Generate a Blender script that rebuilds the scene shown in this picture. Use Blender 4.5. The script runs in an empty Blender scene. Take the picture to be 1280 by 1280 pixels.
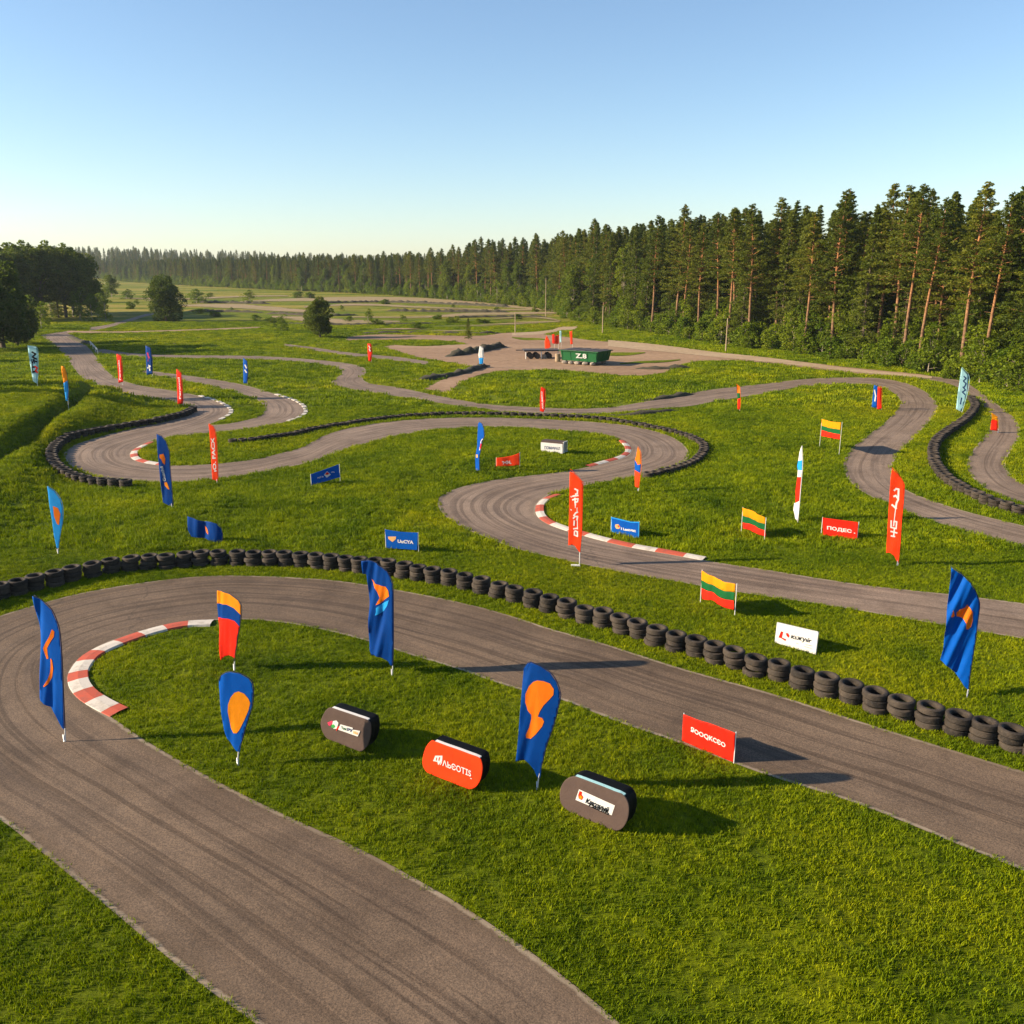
import bpy, bmesh, math, random
import numpy as np
from mathutils import Vector, Matrix, noise
S = bpy.context.scene
COL = S.collection
R = math.radians
rng = np.random.default_rng(7)
random.seed(7)

# ------------------------------------------------------------------ camera
CAM_H, PITCH, F = 11.0, R(15.4), 1108.0
cam = bpy.data.cameras.new('camera')
cam.sensor_width = 36.0
cam.lens = 36.0 * F / 1280.0
cam.clip_start = 0.3
cam.clip_end = 8000
camo = bpy.data.objects.new('camera', cam)
COL.objects.link(camo)
camo.location = (0, 0, CAM_H)
camo.rotation_euler = (math.pi / 2 - PITCH, 0, 0)
S.camera = camo
# ------------------------------------------------------------------ world, sun, exposure
SUN_EL, SUN_AZ = R(23), R(265)          # azimuth clockwise from +Y: low sun on the left, a little behind the camera
w = bpy.data.worlds.new('World')
S.world = w
w.use_nodes = True
wn = w.node_tree.nodes
sky = wn.new('ShaderNodeTexSky')
sky.sky_type = 'NISHITA'
sky.sun_disc = False
sky.sun_elevation = SUN_EL
sky.sun_rotation = SUN_AZ
sky.air_density = 1.0
sky.dust_density = 0.3
sky.ozone_density = 3.0
w.node_tree.links.new(sky.outputs[0], wn['Background'].inputs[0])
wn['Background'].inputs[1].default_value = 0.085
sd = bpy.data.lights.new('sun', 'SUN')
sd.energy = 5.0
sd.angle = R(0.6)
sd.color = (1.0, 0.83, 0.60)
so = bpy.data.objects.new('sun', sd)
COL.objects.link(so)
tosun = Vector((math.sin(SUN_AZ) * math.cos(SUN_EL), math.cos(SUN_AZ) * math.cos(SUN_EL), math.sin(SUN_EL)))
so.rotation_euler = tosun.to_track_quat('Z', 'Y').to_euler()
so.location = (-60, -20, 60)
S.view_settings.view_transform = 'Standard'
S.view_settings.look = 'None'
S.view_settings.exposure = 1.2
S.view_settings.gamma = 1.0
S.render.engine = 'CYCLES'
S.cycles.max_bounces = 6
S.cycles.transparent_max_bounces = 8
S.cycles.volume_bounces = 0

# ------------------------------------------------------------------ picture <-> place
CP, SP = math.cos(PITCH), math.sin(PITCH)
def ray(px, py):
    u, v = (px - 640.0) / F, (py - 640.0) / F
    return np.array([u, CP - v * SP, -SP - v * CP])
def g0(px, py):
    """ground point (z = 0) seen at a pixel of the 1280 px photograph"""
    d = ray(px, py)
    t = CAM_H / -d[2]
    return np.array([d[0] * t, d[1] * t])

# ------------------------------------------------------------------ materials
def mat(name, base=(0.5, 0.5, 0.5), rough=0.7, metal=0.0, spec=0.3):
    m = bpy.data.materials.new(name)
    m.use_nodes = True
    b = m.node_tree.nodes['Principled BSDF']
    b.inputs['Base Color'].default_value = (*base, 1)
    b.inputs['Roughness'].default_value = rough
    b.inputs['Metallic'].default_value = metal
    b.inputs['Specular IOR Level'].default_value = spec
    return m, m.node_tree, b
def N(t, kind, **kw):
    n = t.nodes.new(kind)
    for k, v in kw.items():
        if k.startswith('i_'):
            n.inputs[k[2:].replace('_', ' ')].default_value = v
        else:
            setattr(n, k, v)
    return n
def ramp(t, fac, stops):
    r = t.nodes.new('ShaderNodeValToRGB')
    e = r.color_ramp.elements
    while len(e) < len(stops): e.new(0.5)
    for el, (p, c) in zip(e, stops):
        el.position = p
        el.color = (*c, 1) if len(c) == 3 else c
    t.links.new(fac, r.inputs[0])
    return r.outputs[0]
def mix(t, fac, a, b, mode='MIX'):
    n = t.nodes.new('ShaderNodeMix')
    n.data_type = 'RGBA'
    n.blend_type = mode
    for sock, val in ((n.inputs[0], fac), (n.inputs[6], a), (n.inputs[7], b)):
        if isinstance(val, (int, float)): sock.default_value = val
        elif isinstance(val, tuple): sock.default_value = (*val, 1)
        else: t.links.new(val, sock)
    return n.outputs[2]
def mth(t, op, a, b=0.0, c=0.0):
    n = t.nodes.new('ShaderNodeMath')
    n.operation = op
    for sock, val in zip(n.inputs, (a, b, c)):
        if isinstance(val, (int, float)): sock.default_value = val
        else: t.links.new(val, sock)
    return n.outputs[0]
def nz(t, vec, scale, detail=4, rough=0.55, dist=0.0):
    n = N(t, 'ShaderNodeTexNoise')
    n.inputs['Scale'].default_value = scale
    n.inputs['Detail'].default_value = detail
    n.inputs['Roughness'].default_value = rough
    n.inputs['Distortion'].default_value = dist
    if vec is not None: t.links.new(vec, n.inputs['Vector'])
    return n.outputs[0]
def bump(t, b, h, strength=0.3, dist=0.02):
    n = N(t, 'ShaderNodeBump')
    n.inputs['Strength'].default_value = strength
    n.inputs['Distance'].default_value = dist
    t.links.new(h, n.inputs['Height'])
    t.links.new(n.outputs[0], b.inputs['Normal'])
def geo_pos(t): return N(t, 'ShaderNodeNewGeometry').outputs['Position']
def transl(m, t, b, colsock, amount):
    """mix in some translucency"""
    tr = N(t, 'ShaderNodeBsdfTranslucent')
    ms = N(t, 'ShaderNodeMixShader')
    ms.inputs[0].default_value = amount
    if isinstance(colsock, tuple): tr.inputs[0].default_value = (*colsock, 1)
    else: t.links.new(colsock, tr.inputs[0])
    t.links.new(b.outputs[0], ms.inputs[1])
    t.links.new(tr.outputs[0], ms.inputs[2])
    t.links.new(ms.outputs[0], t.nodes['Material Output'].inputs[0])

# grass sheet (soil and thatch under the blades, meadow far off)
def grass_colour(t, pos, far=False):
    big = nz(t, pos, 0.045, 5, 0.6)
    mid = nz(t, pos, 0.35, 4, 0.6)
    c1 = ramp(t, big, [(0.32, (0.082, 0.118, 0.001)), (0.50, (0.138, 0.168, 0.001)), (0.70, (0.205, 0.200, 0.002))])
    c2 = ramp(t, mid, [(0.30, (0.55, 0.68, 0.6)), (0.52, (1, 1, 1)), (0.75, (1.35, 1.22, 1.0))])
    return mix(t, 1.0, c1, c2, 'MULTIPLY')
M = {}
m, t, b = mat('grass_ground', rough=0.9, spec=0.1)
pos = geo_pos(t)
gc = grass_colour(t, pos)
fine = nz(t, pos, 5.0, 6, 0.75)
gc = mix(t, 1.0, gc, ramp(t, fine, [(0.3, (0.35, 0.42, 0.45)), (0.52, (0.85, 0.88, 0.9)), (0.72, (1.35, 1.25, 1.1))]), 'MULTIPLY')
# far meadow turns straw coloured in streaks
sep = N(t, 'ShaderNodeSeparateXYZ'); t.links.new(pos, sep.inputs[0])
mp = N(t, 'ShaderNodeMapping'); mp.inputs['Scale'].default_value = (0.012, 0.05, 1); t.links.new(pos, mp.inputs[0])
st = nz(t, mp.outputs[0], 1.0, 5, 0.6)
farf = mth(t, 'MULTIPLY', ramp(t, mth(t, 'DIVIDE', sep.outputs[1], 400.0), [(0.30, (0, 0, 0)), (0.55, (1, 1, 1))]), ramp(t, st, [(0.46, (0, 0, 0)), (0.60, (1, 1, 1))]))
gc = mix(t, farf, gc, (0.25, 0.20, 0.035))
t.links.new(gc, b.inputs['Base Color'])
bump(t, b, mth(t, 'ADD', nz(t, pos, 2.2, 8, 0.75), mth(t, 'MULTIPLY', nz(t, pos, 0.25, 3, 0.5), 2.5)), 1.0, 0.18)
M['grass'] = m
m, t, b = mat('grass_blade', rough=0.6, spec=0.12)
pos = geo_pos(t)
gc = grass_colour(t, pos)
oi = N(t, 'ShaderNodeObjectInfo').outputs['Random']
gc = mix(t, 1.0, gc, ramp(t, oi, [(0.0, (0.6, 0.8, 0.8)), (0.5, (1.35, 1.4, 1.1)), (0.92, (1.8, 1.8, 1.3)), (1.0, (2.4, 2.1, 1.9))]), 'MULTIPLY')
t.links.new(gc, b.inputs['Base Color'])
transl(m, t, b, gc, 0.35)
M['blade'] = m

def asphalt(name, a, c, streak=0.5, spk=1.0):
    m, t, b = mat(name, rough=0.86, spec=0.25)
    uv = N(t, 'ShaderNodeUVMap', uv_map='metres').outputs[0]
    ed = N(t, 'ShaderNodeUVMap', uv_map='edge').outputs[0]
    pos = geo_pos(t)
    big = nz(t, pos, 0.16, 4, 0.6)
    base = mix(t, ramp(t, big, [(0.35, (0, 0, 0)), (0.65, (1, 1, 1))]), a, c)
    mp = N(t, 'ShaderNodeMapping'); mp.inputs['Scale'].default_value = (1.7, 0.045, 1); t.links.new(uv, mp.inputs[0])
    s1 = nz(t, mp.outputs[0], 1.6, 5, 0.65, 0.4)
    base = mix(t, streak, base, ramp(t, s1, [(0.36, (0.50, 0.48, 0.47)), (0.47, (0.95, 0.95, 0.95)), (0.6, (1.05, 1.04, 1.03)), (0.72, (1.22, 1.2, 1.16))]), 'MULTIPLY')
    mp2 = N(t, 'ShaderNodeMapping'); mp2.inputs['Scale'].default_value = (6.0, 0.07, 1); mp2.inputs['Location'].default_value = (3.3, 8.1, 0); mp2.inputs['Scale'].default_value = (2.6, 0.05, 1); t.links.new(uv, mp2.inputs[0])
    s2 = nz(t, mp2.outputs[0], 1.5, 3, 0.5, 0.3)
    # dark racing line towards the middle of the track
    e = N(t, 'ShaderNodeSeparateXYZ'); t.links.new(ed, e.inputs[0])
    dist = mth(t, 'MINIMUM', e.outputs[0], e.outputs[1])
    line = ramp(t, mth(t, 'MULTIPLY', dist, 0.5), [(0.15, (0, 0, 0)), (0.5, (1, 1, 1))])
    dk = mth(t, 'MULTIPLY', line, ramp(t, s2, [(0.52, (0, 0, 0)), (0.57, (streak, streak, streak)), (0.63, (streak, streak, streak)), (0.68, (streak * .3, streak * .3, streak * .3))]))
    base = mix(t, dk, base, (a[0] * 0.5, a[1] * 0.48, a[2] * 0.48))
    pt = nz(t, pos, 0.55, 6, 0.7, 0.6)
    base = mix(t, 1.0, base, ramp(t, pt, [(0.36, (0.80, 0.79, 0.78)), (0.5, (1, 1, 1)), (0.66, (1.14, 1.13, 1.11))]), 'MULTIPLY')
    vo = N(t, 'ShaderNodeTexVoronoi', feature='DISTANCE_TO_EDGE'); vo.inputs['Scale'].default_value = 0.22
    dn = N(t, 'ShaderNodeMix', data_type='VECTOR'); dn.inputs[0].default_value = 0.35
    wn_ = N(t, 'ShaderNodeTexNoise'); wn_.inputs['Scale'].default_value = 0.8; wn_.inputs['Detail'].default_value = 6; t.links.new(pos, wn_.inputs['Vector'])
    va = N(t, 'ShaderNodeVectorMath', operation='MULTIPLY_ADD'); va.inputs[1].default_value = (2.2, 2.2, 0); t.links.new(wn_.outputs[1], va.inputs[0]); t.links.new(pos, va.inputs[2]); t.links.new(va.outputs[0], vo.inputs['Vector'])
    ck = ramp(t, vo.outputs[0], [(0.0, (0.6, 0.6, 0.6)), (0.006, (0, 0, 0))])
    base = mix(t, mth(t, 'MULTIPLY', ck, ramp(t, nz(t, pos, 0.09, 2, 0.5), [(0.5, (0, 0, 0)), (0.6, (1, 1, 1))])), base, (0.03, 0.024, 0.02))
    sp = nz(t, pos, 38, 2, 0.8)
    base = mix(t, spk, base, ramp(t, sp, [(0.30, (0.5, 0.49, 0.48)), (0.5, (1, 1, 1)), (0.70, (1.7, 1.62, 1.5))]), 'MULTIPLY')
    # dusty pale rim and dirt at the very edge
    en = mth(t, 'ADD', dist, mth(t, 'MULTIPLY', nz(t, pos, 2.2, 6, 0.8), 0.22))
    rim = ramp(t, en, [(0.09, (0.2, 0.2, 0.2)), (0.13, (.9, .9, .9)), (0.18, (.9, .9, .9)), (0.23, (0, 0, 0))])
    rimn = ramp(t, nz(t, pos, 0.3, 3, 0.6), [(0.34, (0.35, 0.35, 0.35)), (0.55, (1, 1, 1))])
    base = mix(t, mth(t, 'MULTIPLY', rim, rimn), base, (0.40, 0.32, 0.23))
    dust = ramp(t, mth(t, 'ADD', dist, mth(t, 'MULTIPLY', nz(t, pos, 0.9, 4, 0.6), 0.7)), [(0.25, (0.55, 0.55, 0.55)), (0.8, (0, 0, 0))])
    base = mix(t, dust, base, (a[0] * 0.75, a[1] * 0.72, a[2] * 0.62))
    t.links.new(base, b.inputs['Base Color'])
    t.links.new(ramp(t, s1, [(0.3, (0.7, 0.7, 0.7)), (0.6, (0.92, 0.92, 0.92))]), b.inputs['Roughness'])
    bump(t, b, sp, 0.5, 0.01)
    return m
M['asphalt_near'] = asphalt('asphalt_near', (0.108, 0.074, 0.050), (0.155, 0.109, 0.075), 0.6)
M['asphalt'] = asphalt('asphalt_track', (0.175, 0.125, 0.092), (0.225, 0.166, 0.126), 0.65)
def dirt(name, a, c, EW=0.55, NSC=0.8):
    m, t, b = mat(name, rough=0.95, spec=0.1)
    ed = N(t, 'ShaderNodeUVMap', uv_map='edge').outputs[0]
    pos = geo_pos(t)
    mp = N(t, 'ShaderNodeMapping'); mp.inputs['Scale'].default_value = (0.25, 1, 1); t.links.new(pos, mp.inputs[0])
    base = mix(t, ramp(t, nz(t, mp.outputs[0], 0.12, 6, 0.65), [(0.35, (0, 0, 0)), (0.65, (1, 1, 1))]), a, c)
    base = mix(t, 1.0, base, ramp(t, nz(t, pos, 1.2, 6, 0.7), [(0.3, (0.75, 0.74, 0.72)), (0.7, (1.2, 1.2, 1.2))]), 'MULTIPLY')
    t.links.new(base, b.inputs['Base Color'])
    e = N(t, 'ShaderNodeSeparateXYZ'); t.links.new(ed, e.inputs[0])
    dist = mth(t, 'MINIMUM', e.outputs[0], e.outputs[1])
    k = mth(t, 'SUBTRACT', mth(t, 'MULTIPLY', dist, EW), mth(t, 'MULTIPLY', nz(t, mp.outputs[0], NSC, 6, 0.7), 1.0))
    al = ramp(t, mth(t, 'ADD', k, 0.9), [(0.42, (0, 0, 0)), (0.56, (1, 1, 1))])
    t.links.new(al, b.inputs['Alpha'])
    return m
M['dirt'] = dirt('packed_dirt', (0.235, 0.150, 0.096), (0.33, 0.22, 0.142))
M['sand'] = dirt('sandy_path', (0.32, 0.23, 0.145), (0.40, 0.30, 0.20))
M['field'] = dirt('bare_field', (0.30, 0.21, 0.13), (0.24, 0.20, 0.09), 0.035, 0.16)

def worn(name, base, rough=0.7, dirtcol=(0.12, 0.09, 0.06), amt=0.5, scale=3.0):
    m, t, b = mat(name, base, rough)
    pos = geo_pos(t)
    f = ramp(t, nz(t, pos, scale, 6, 0.7), [(0.48, (0, 0, 0)), (0.72, (amt, amt, amt))])
    t.links.new(mix(t, f, base, dirtcol), b.inputs['Base Color'])
    return m
M['kerb_red'] = worn('kerb_red', (0.42, 0.075, 0.04), 0.75, (0.13, 0.07, 0.05), 0.7)
M['kerb_white'] = worn('kerb_white', (0.52, 0.47, 0.41), 0.75, (0.2, 0.16, 0.12), 0.7)
# tyre rubber
m, t, b = mat('weathered_rubber', rough=0.82, spec=0.3)
pos = geo_pos(t)
oi = N(t, 'ShaderNodeObjectInfo').outputs['Random']
c = mix(t, oi, (0.014, 0.011, 0.009), (0.044, 0.034, 0.026))
nn = ramp(t, nz(t, pos, 5, 6, 0.7), [(0.45, (0, 0, 0)), (0.75, (1, 1, 1))])
c = mix(t, mth(t, 'MULTIPLY', nn, 0.55), c, (0.11, 0.082, 0.06))
t.links.new(c, b.inputs['Base Color'])
bump(t, b, nz(t, pos, 30, 3, 0.6), 0.4, 0.01)
M['rubber'] = m

def cloth(name, base, tr=0.25, rough=0.62):
    m, t, b = mat(name, base, rough, spec=0.1)
    tc = N(t, 'ShaderNodeTexCoord').outputs['Object']
    f = nz(t, tc, 2.3, 4, 0.6)
    c = mix(t, 1.0, base, ramp(t, f, [(0.3, (0.86, 0.86, 0.88)), (0.7, (1.08, 1.08, 1.06))]), 'MULTIPLY')
    t.links.new(c, b.inputs['Base Color'])
    bump(t, b, nz(t, tc, 9, 4, 0.6, 1.5), 0.35, 0.02)
    transl(m, t, b, c, tr)
    return m
CL = dict(blue=(0.000, 0.085, 0.42), navy=(0.000, 0.045, 0.24), sky=(0.02, 0.30, 0.72), orange=(0.80, 0.17, 0.008),
          amber=(0.85, 0.27, 0.008), red=(0.72, 0.022, 0.008), scarlet=(0.85, 0.055, 0.010), white=(0.72, 0.70, 0.68),
          pale=(0.36, 0.62, 0.66), green=(0.008, 0.11, 0.03), yellow=(0.66, 0.26, 0.004), brown=(0.085, 0.058, 0.050),
          black=(0.003, 0.003, 0.0035), dblue=(0.01, 0.03, 0.12), peach=(0.80, 0.42, 0.16), pink=(0.7, 0.05, 0.12), lgreen=(0.05, 0.35, 0.08))
for k, c in CL.items():
    M[k] = cloth('cloth_' + k, c, 0.0 if k in ('brown', 'black') else 0.22)
M['hem_dark'] = mat('dark_hem', (0.004, 0.012, 0.05), 0.7)[0]
M['metal'] = mat('grey_metal', (0.42, 0.42, 0.42), 0.4, 0.8)[0]
M['pole_white'] = mat('white_pole', (0.6, 0.58, 0.54), 0.5)[0]
M['pole_dark'] = mat('dark_pole', (0.03, 0.03, 0.035), 0.5)[0]
M['skip_green'] = worn('skip_green_paint', (0.003, 0.088, 0.020), 0.55, (0.01, 0.06, 0.02), 0.5, 2.0)
M['tarp'] = worn('dark_tarp', (0.06, 0.055, 0.06), 0.8, (0.12, 0.09, 0.08), 0.6, 2.0)
M['stone'] = worn('stone', (0.30, 0.25, 0.20), 0.9, (0.12, 0.1, 0.08), 0.8, 3.0)
M['wood'] = worn('wood_pole', (0.33, 0.24, 0.15), 0.85, (0.15, 0.1, 0.07), 0.6, 3.0)
M['earth'] = worn('dark_earth', (0.055, 0.045, 0.028), 0.95, (0.03, 0.04, 0.012), 0.9, 1.0)

def leaf(name, a, c, tr=0.3):
    m, t, b = mat(name, rough=0.6, spec=0.2)
    pos = geo_pos(t)
    oi = N(t, 'ShaderNodeObjectInfo').outputs['Random']
    isl = N(t, 'ShaderNodeNewGeometry').outputs['Random Per Island']
    col = mix(t, ramp(t, nz(t, pos, 0.45, 4, 0.7), [(0.35, (0, 0, 0)), (0.65, (1, 1, 1))]), a, c)
    col = mix(t, 1.0, col, ramp(t, oi, [(0, (0.72, 0.80, 0.75)), (1, (1.35, 1.18, 1.15))]), 'MULTIPLY')
    col = mix(t, 1.0, col, ramp(t, isl, [(0, (0.65, 0.72, 0.7)), (1, (1.35, 1.25, 1.15))]), 'MULTIPLY')
    t.links.new(col, b.inputs['Base Color'])
    transl(m, t, b, col, tr)
    return m
M['needles'] = leaf('pine_needles', (0.072, 0.100, 0.007), (0.145, 0.168, 0.012), 0.42)
M['spruce'] = leaf('spruce_needles', (0.060, 0.094, 0.009), (0.115, 0.148, 0.013), 0.4)
M['leaves'] = leaf('birch_leaves', (0.090, 0.140, 0.008), (0.155, 0.205, 0.010), 0.48)
M['leaves_dark'] = leaf('dark_leaves', (0.060, 0.095, 0.008), (0.110, 0.145, 0.010), 0.45)
M['bush'] = leaf('bush_leaves', (0.105, 0.170, 0.007), (0.185, 0.250, 0.009), 0.5)
m, t, b = mat('pine_bark', rough=0.9, spec=0.1)
tc = N(t, 'ShaderNodeTexCoord').outputs['Object']
sx = N(t, 'ShaderNodeSeparateXYZ'); t.links.new(tc, sx.inputs[0])
c = ramp(t, mth(t, 'DIVIDE', sx.outputs[2], 19.0), [(0.0, (0.17, 0.11, 0.07)), (0.28, (0.22, 0.125, 0.07)), (0.55, (0.34, 0.155, 0.065))])
c = mix(t, 1.0, c, ramp(t, nz(t, tc, 3, 5, 0.7), [(0.35, (0.5, 0.5, 0.5)), (0.6, (1.15, 1.15, 1.15))]), 'MULTIPLY')
t.links.new(c, b.inputs['Base Color'])
M['pine_bark'] = m
M['bark'] = worn('birch_bark', (0.33, 0.27, 0.20), 0.9, (0.08, 0.06, 0.04), 0.9, 2.0)
M['bark_dark'] = worn('dark_bark', (0.10, 0.075, 0.05), 0.9, (0.04, 0.03, 0.02), 0.9, 2.0)

# ------------------------------------------------------------------ object helpers
def link(name, me, parent=None, loc=(0, 0, 0), rz=0.0):
    o = bpy.data.objects.new(name, me)
    COL.objects.link(o)
    o.location = loc
    o.rotation_euler = (0, 0, rz)
    if parent: o.parent = parent
    return o
def empty(name, loc, rz=0.0):
    o = link(name, None, None, loc, rz)
    o.empty_display_size = 0.3
    return o
def tag(o, label=None, cat=None, group=None, kind=None):
    if label: o['label'] = label
    if cat: o['category'] = cat
    if group: o['group'] = group
    if kind: o['kind'] = kind
    return o
def mesh(name, V, Fc, mats, idx=None, smooth=False):
    me = bpy.data.meshes.new(name)
    me.from_pydata([tuple(v) for v in V], [], [tuple(f) for f in Fc])
    for k in mats: me.materials.append(M[k] if isinstance(k, str) else k)
    if idx is not None: me.polygons.foreach_set('material_index', list(idx))
    if smooth: me.polygons.foreach_set('use_smooth', [True] * len(me.polygons))
    me.update()
    return me
class MB:
    def __init__(s): s.v, s.f, s.m = [], [], []
    def add(s, V, Fc, mi=0):
        o = len(s.v)
        s.v += [tuple(p) for p in V]
        s.f += [tuple(i + o for i in f) for f in Fc]
        s.m += [mi] * len(Fc)
        return s
    def box(s, x0, x1, y0, y1, z0, z1, mi=0, top=None):
        t = top or (0, 0)
        V = [(x0, y0, z0), (x1, y0, z0), (x1, y1, z0), (x0, y1, z0),
             (x0 - t[0], y0 - t[1], z1), (x1 + t[0], y0 - t[1], z1), (x1 + t[0], y1 + t[1], z1), (x0 - t[0], y1 + t[1], z1)]
        return s.add(V, [(0, 3, 2, 1), (4, 5, 6, 7), (0, 1, 5, 4), (1, 2, 6, 5), (2, 3, 7, 6), (3, 0, 4, 7)], mi)
    def tube(s, pts, rad, n=8, mi=0, cap=True):
        P = [np.array(p, float) for p in pts]
        if isinstance(rad, (int, float)): rad = [rad] * len(P)
        V = []
        for i, p in enumerate(P):
            d = P[min(i + 1, len(P) - 1)] - P[max(i - 1, 0)]
            d = d / (np.linalg.norm(d) + 1e-9)
            a = np.cross(d, (0, 1, 0) if abs(d[1]) < 0.8 else (1, 0, 0)); a /= np.linalg.norm(a)
            c = np.cross(d, a)
            for k in range(n):
                th = 2 * math.pi * k / n
                V.append(p + rad[i] * (math.cos(th) * a + math.sin(th) * c))
        Fc = []
        for i in range(len(P) - 1):
            for k in range(n):
                Fc.append((i * n + k, i * n + (k + 1) % n, (i + 1) * n + (k + 1) % n, (i + 1) * n + k))
        if cap:
            Fc.append(tuple(range(n)))
            Fc.append(tuple(range((len(P) - 1) * n, len(P) * n)))
        return s.add(V, Fc, mi)
    def me(s, name, mats, smooth=False): return mesh(name, s.v, s.f, mats, s.m, smooth)
    def build(s, name, mats, parent=None, loc=(0, 0, 0), rz=0.0, smooth=False):
        return link(name, s.me(name, mats, smooth), parent, loc, rz)
def P(off, sc, pts): return [(off[0] + x / sc, off[1] + y / sc) for x, y in pts]

# ------------------------------------------------------------------ tracks traced on the ground plane (both edges)
def spline(p, n):
    p = np.array(p, float)
    q = np.vstack([2 * p[0] - p[1], p, 2 * p[-1] - p[-2]])
    out = []
    for i in range(1, len(q) - 2):
        for k in range(n):
            u = k / n
            a, b_, c, d = q[i - 1], q[i], q[i + 1], q[i + 2]
            out.append(0.5 * ((2 * b_) + (c - a) * u + (2 * a - 5 * b_ + 4 * c - d) * u * u + (3 * b_ - a - 3 * c + d) * u ** 3))
    out.append(q[-2])
    return np.array(out)
def smooth_line(p, it):
    p = p.copy()
    for _ in range(it): p[1:-1] = 0.25 * p[:-2] + 0.5 * p[1:-1] + 0.25 * p[2:]
    return p
ROADS = []   # (L, Rr) world edge polylines, for masks
def ribbon(name, pairs, matkey, z, n=8, label=None, mask=True, sm=6, cross=8):
    L = smooth_line(spline([g0(*a) for a, _ in pairs], n), sm)
    Rr = smooth_line(spline([g0(*c) for _, c in pairs], n), sm)
    if mask: ROADS.append((L, Rr))
    k = len(L)
    V = []; uv = []; ed = []
    cen = (L + Rr) / 2
    vm = np.concatenate([[0], np.cumsum(np.linalg.norm(np.diff(cen, axis=0), axis=1))])
    for i in range(k):
        wd = np.linalg.norm(Rr[i] - L[i])
        for j in range(cross + 1):
            u = j / cross
            p = L[i] * (1 - u) + Rr[i] * u
            V.append((p[0], p[1], z))
            uv.append(((u - 0.5) * wd, vm[i]))
            ed.append((u * wd, (1 - u) * wd))
    Fc = [(i * (cross + 1) + j, i * (cross + 1) + j + 1, (i + 1) * (cross + 1) + j + 1, (i + 1) * (cross + 1) + j) for i in range(k - 1) for j in range(cross)]
    me = mesh(name, V, Fc, [matkey])
    for nm, dat in (('metres', uv), ('edge', ed)):
        lay = me.uv_layers.new(name=nm)
        idx = np.zeros(len(me.loops), dtype=np.int32)
        me.loops.foreach_get('vertex_index', idx)
        lay.data.foreach_set('uv', np.array(dat, dtype=np.float32)[idx].ravel())
    # make sure faces look up
    if me.polygons[0].normal.z < 0: me.flip_normals()
    o = link(name, me)
    tag(o, kind='structure')
    return o
def band(pts, half):
    """pixel centre line -> pairs, half thickness in pixels (vertical)"""
    return [((x, y + h), (x, y - h)) for (x, y), h in zip(pts, half if isinstance(half, (list, tuple)) else [half] * len(pts))]

RA = [((2300, 1440), (2300, 1245)), ((1850, 1288), (1850, 1115)), ((1500, 1165), (1500, 1020)), ((1340, 1112), (1400, 995)), ((1210, 1061), (1280, 965)), ((1072, 1005), (1180, 935)), ((960, 970), (1080, 904)), ((852, 930), (960, 866)),
      ((770, 902), (852, 836)), ((702, 875), (752, 804)), ((640, 860), (690, 787)), ((570, 836), (632, 768)), ((510, 818), (565, 751)), ((457, 801), (492, 737)), ((392, 785), (420, 726)),
      ((330, 776), (340, 721)), ((275, 775), (265, 720)), ((225, 782), (190, 727)), ((180, 790), (110, 740)), ((140, 802), (50, 755)), ((115, 815), (-10, 774)),
      ((96, 830), (-60, 800)), ((88, 846), (-92, 835)), ((92, 862), (-112, 880)), ((106, 876), (-112, 930)), ((138, 896), (-80, 980)), ((180, 925), (-40, 1006)),
      ((235, 957), (0, 1025)), ((300, 992), (45, 1060)), ((375, 1028), (100, 1105)), ((450, 1062), (165, 1160)), ((530, 1105), (250, 1230)), ((620, 1160), (360, 1310)), ((740, 1250), (520, 1440)), ((900, 1400), (700, 1750)), ((1150, 1700), (950, 2600))]
R1 = [((50, 419), (84, 414)), ((62, 427), (98, 424)), ((82, 445), (112, 436)), ((92, 460), (124, 452)), ((107, 475), (140, 470)), ((135, 487), (170, 481)), ((175, 495), (200, 486)), ((215, 502), (240, 493)),
      ((236, 507), (268, 500)), ((241, 512), (283, 507)), ((238, 517), (288, 513)), ((225, 522), (286, 519)), ((208, 527), (268, 528)), ((160, 537), (230, 541)), ((112, 550), (198, 550)), ((88, 559), (175, 558)),
      ((80, 568), (164, 566)), ((84, 578), (166, 574)), ((97, 587), (180, 579)), ((125, 596), (203, 582)), ((162, 601), (230, 582)), ((210, 603), (258, 581)), ((270, 599), (290, 578)), ((318, 592), (322, 574)),
      ((355, 585), (350, 567)), ((390, 577), (377, 560)), ((420, 566), (398, 548)), ((447, 557), (425, 538)), ((495, 545), (472, 529)), ((545, 537), (525, 524)), ((600, 534), (590, 522)), ((650, 535), (650, 523)),
      ((715, 539), (715, 526)), ((750, 542), (778, 531)), ((773, 549), (822, 540)), ((786, 557), (847, 550)), ((788, 565), (860, 563)), ((780, 572), (859, 575)), ((760, 578), (836, 585)), ((730, 585), (793, 596)),
      ((697, 591), (750, 603)), ((650, 596), (712, 611)), ((607, 602), (688, 618)), ((570, 611), (674, 628)), ((550, 621), (669, 637)), ((547, 632), (671, 645)), ((556, 645), (680, 652)), ((577, 659), (696, 660)),
      ((610, 673), (722, 668)), ((645, 686), (755, 677)), ((690, 697), (790, 685)), ((735, 707), (830, 692)), ((790, 718), (875, 700)), ((850, 728), (920, 707)), ((905, 738), (962, 713)), ((960, 746), (1015, 722)),
      ((1060, 761), (1090, 733)), ((1180, 782), (1195, 744)), ((1280, 799), (1290, 756)), ((1400, 822), (1410, 772)), ((1550, 850), (1560, 790))]
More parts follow.
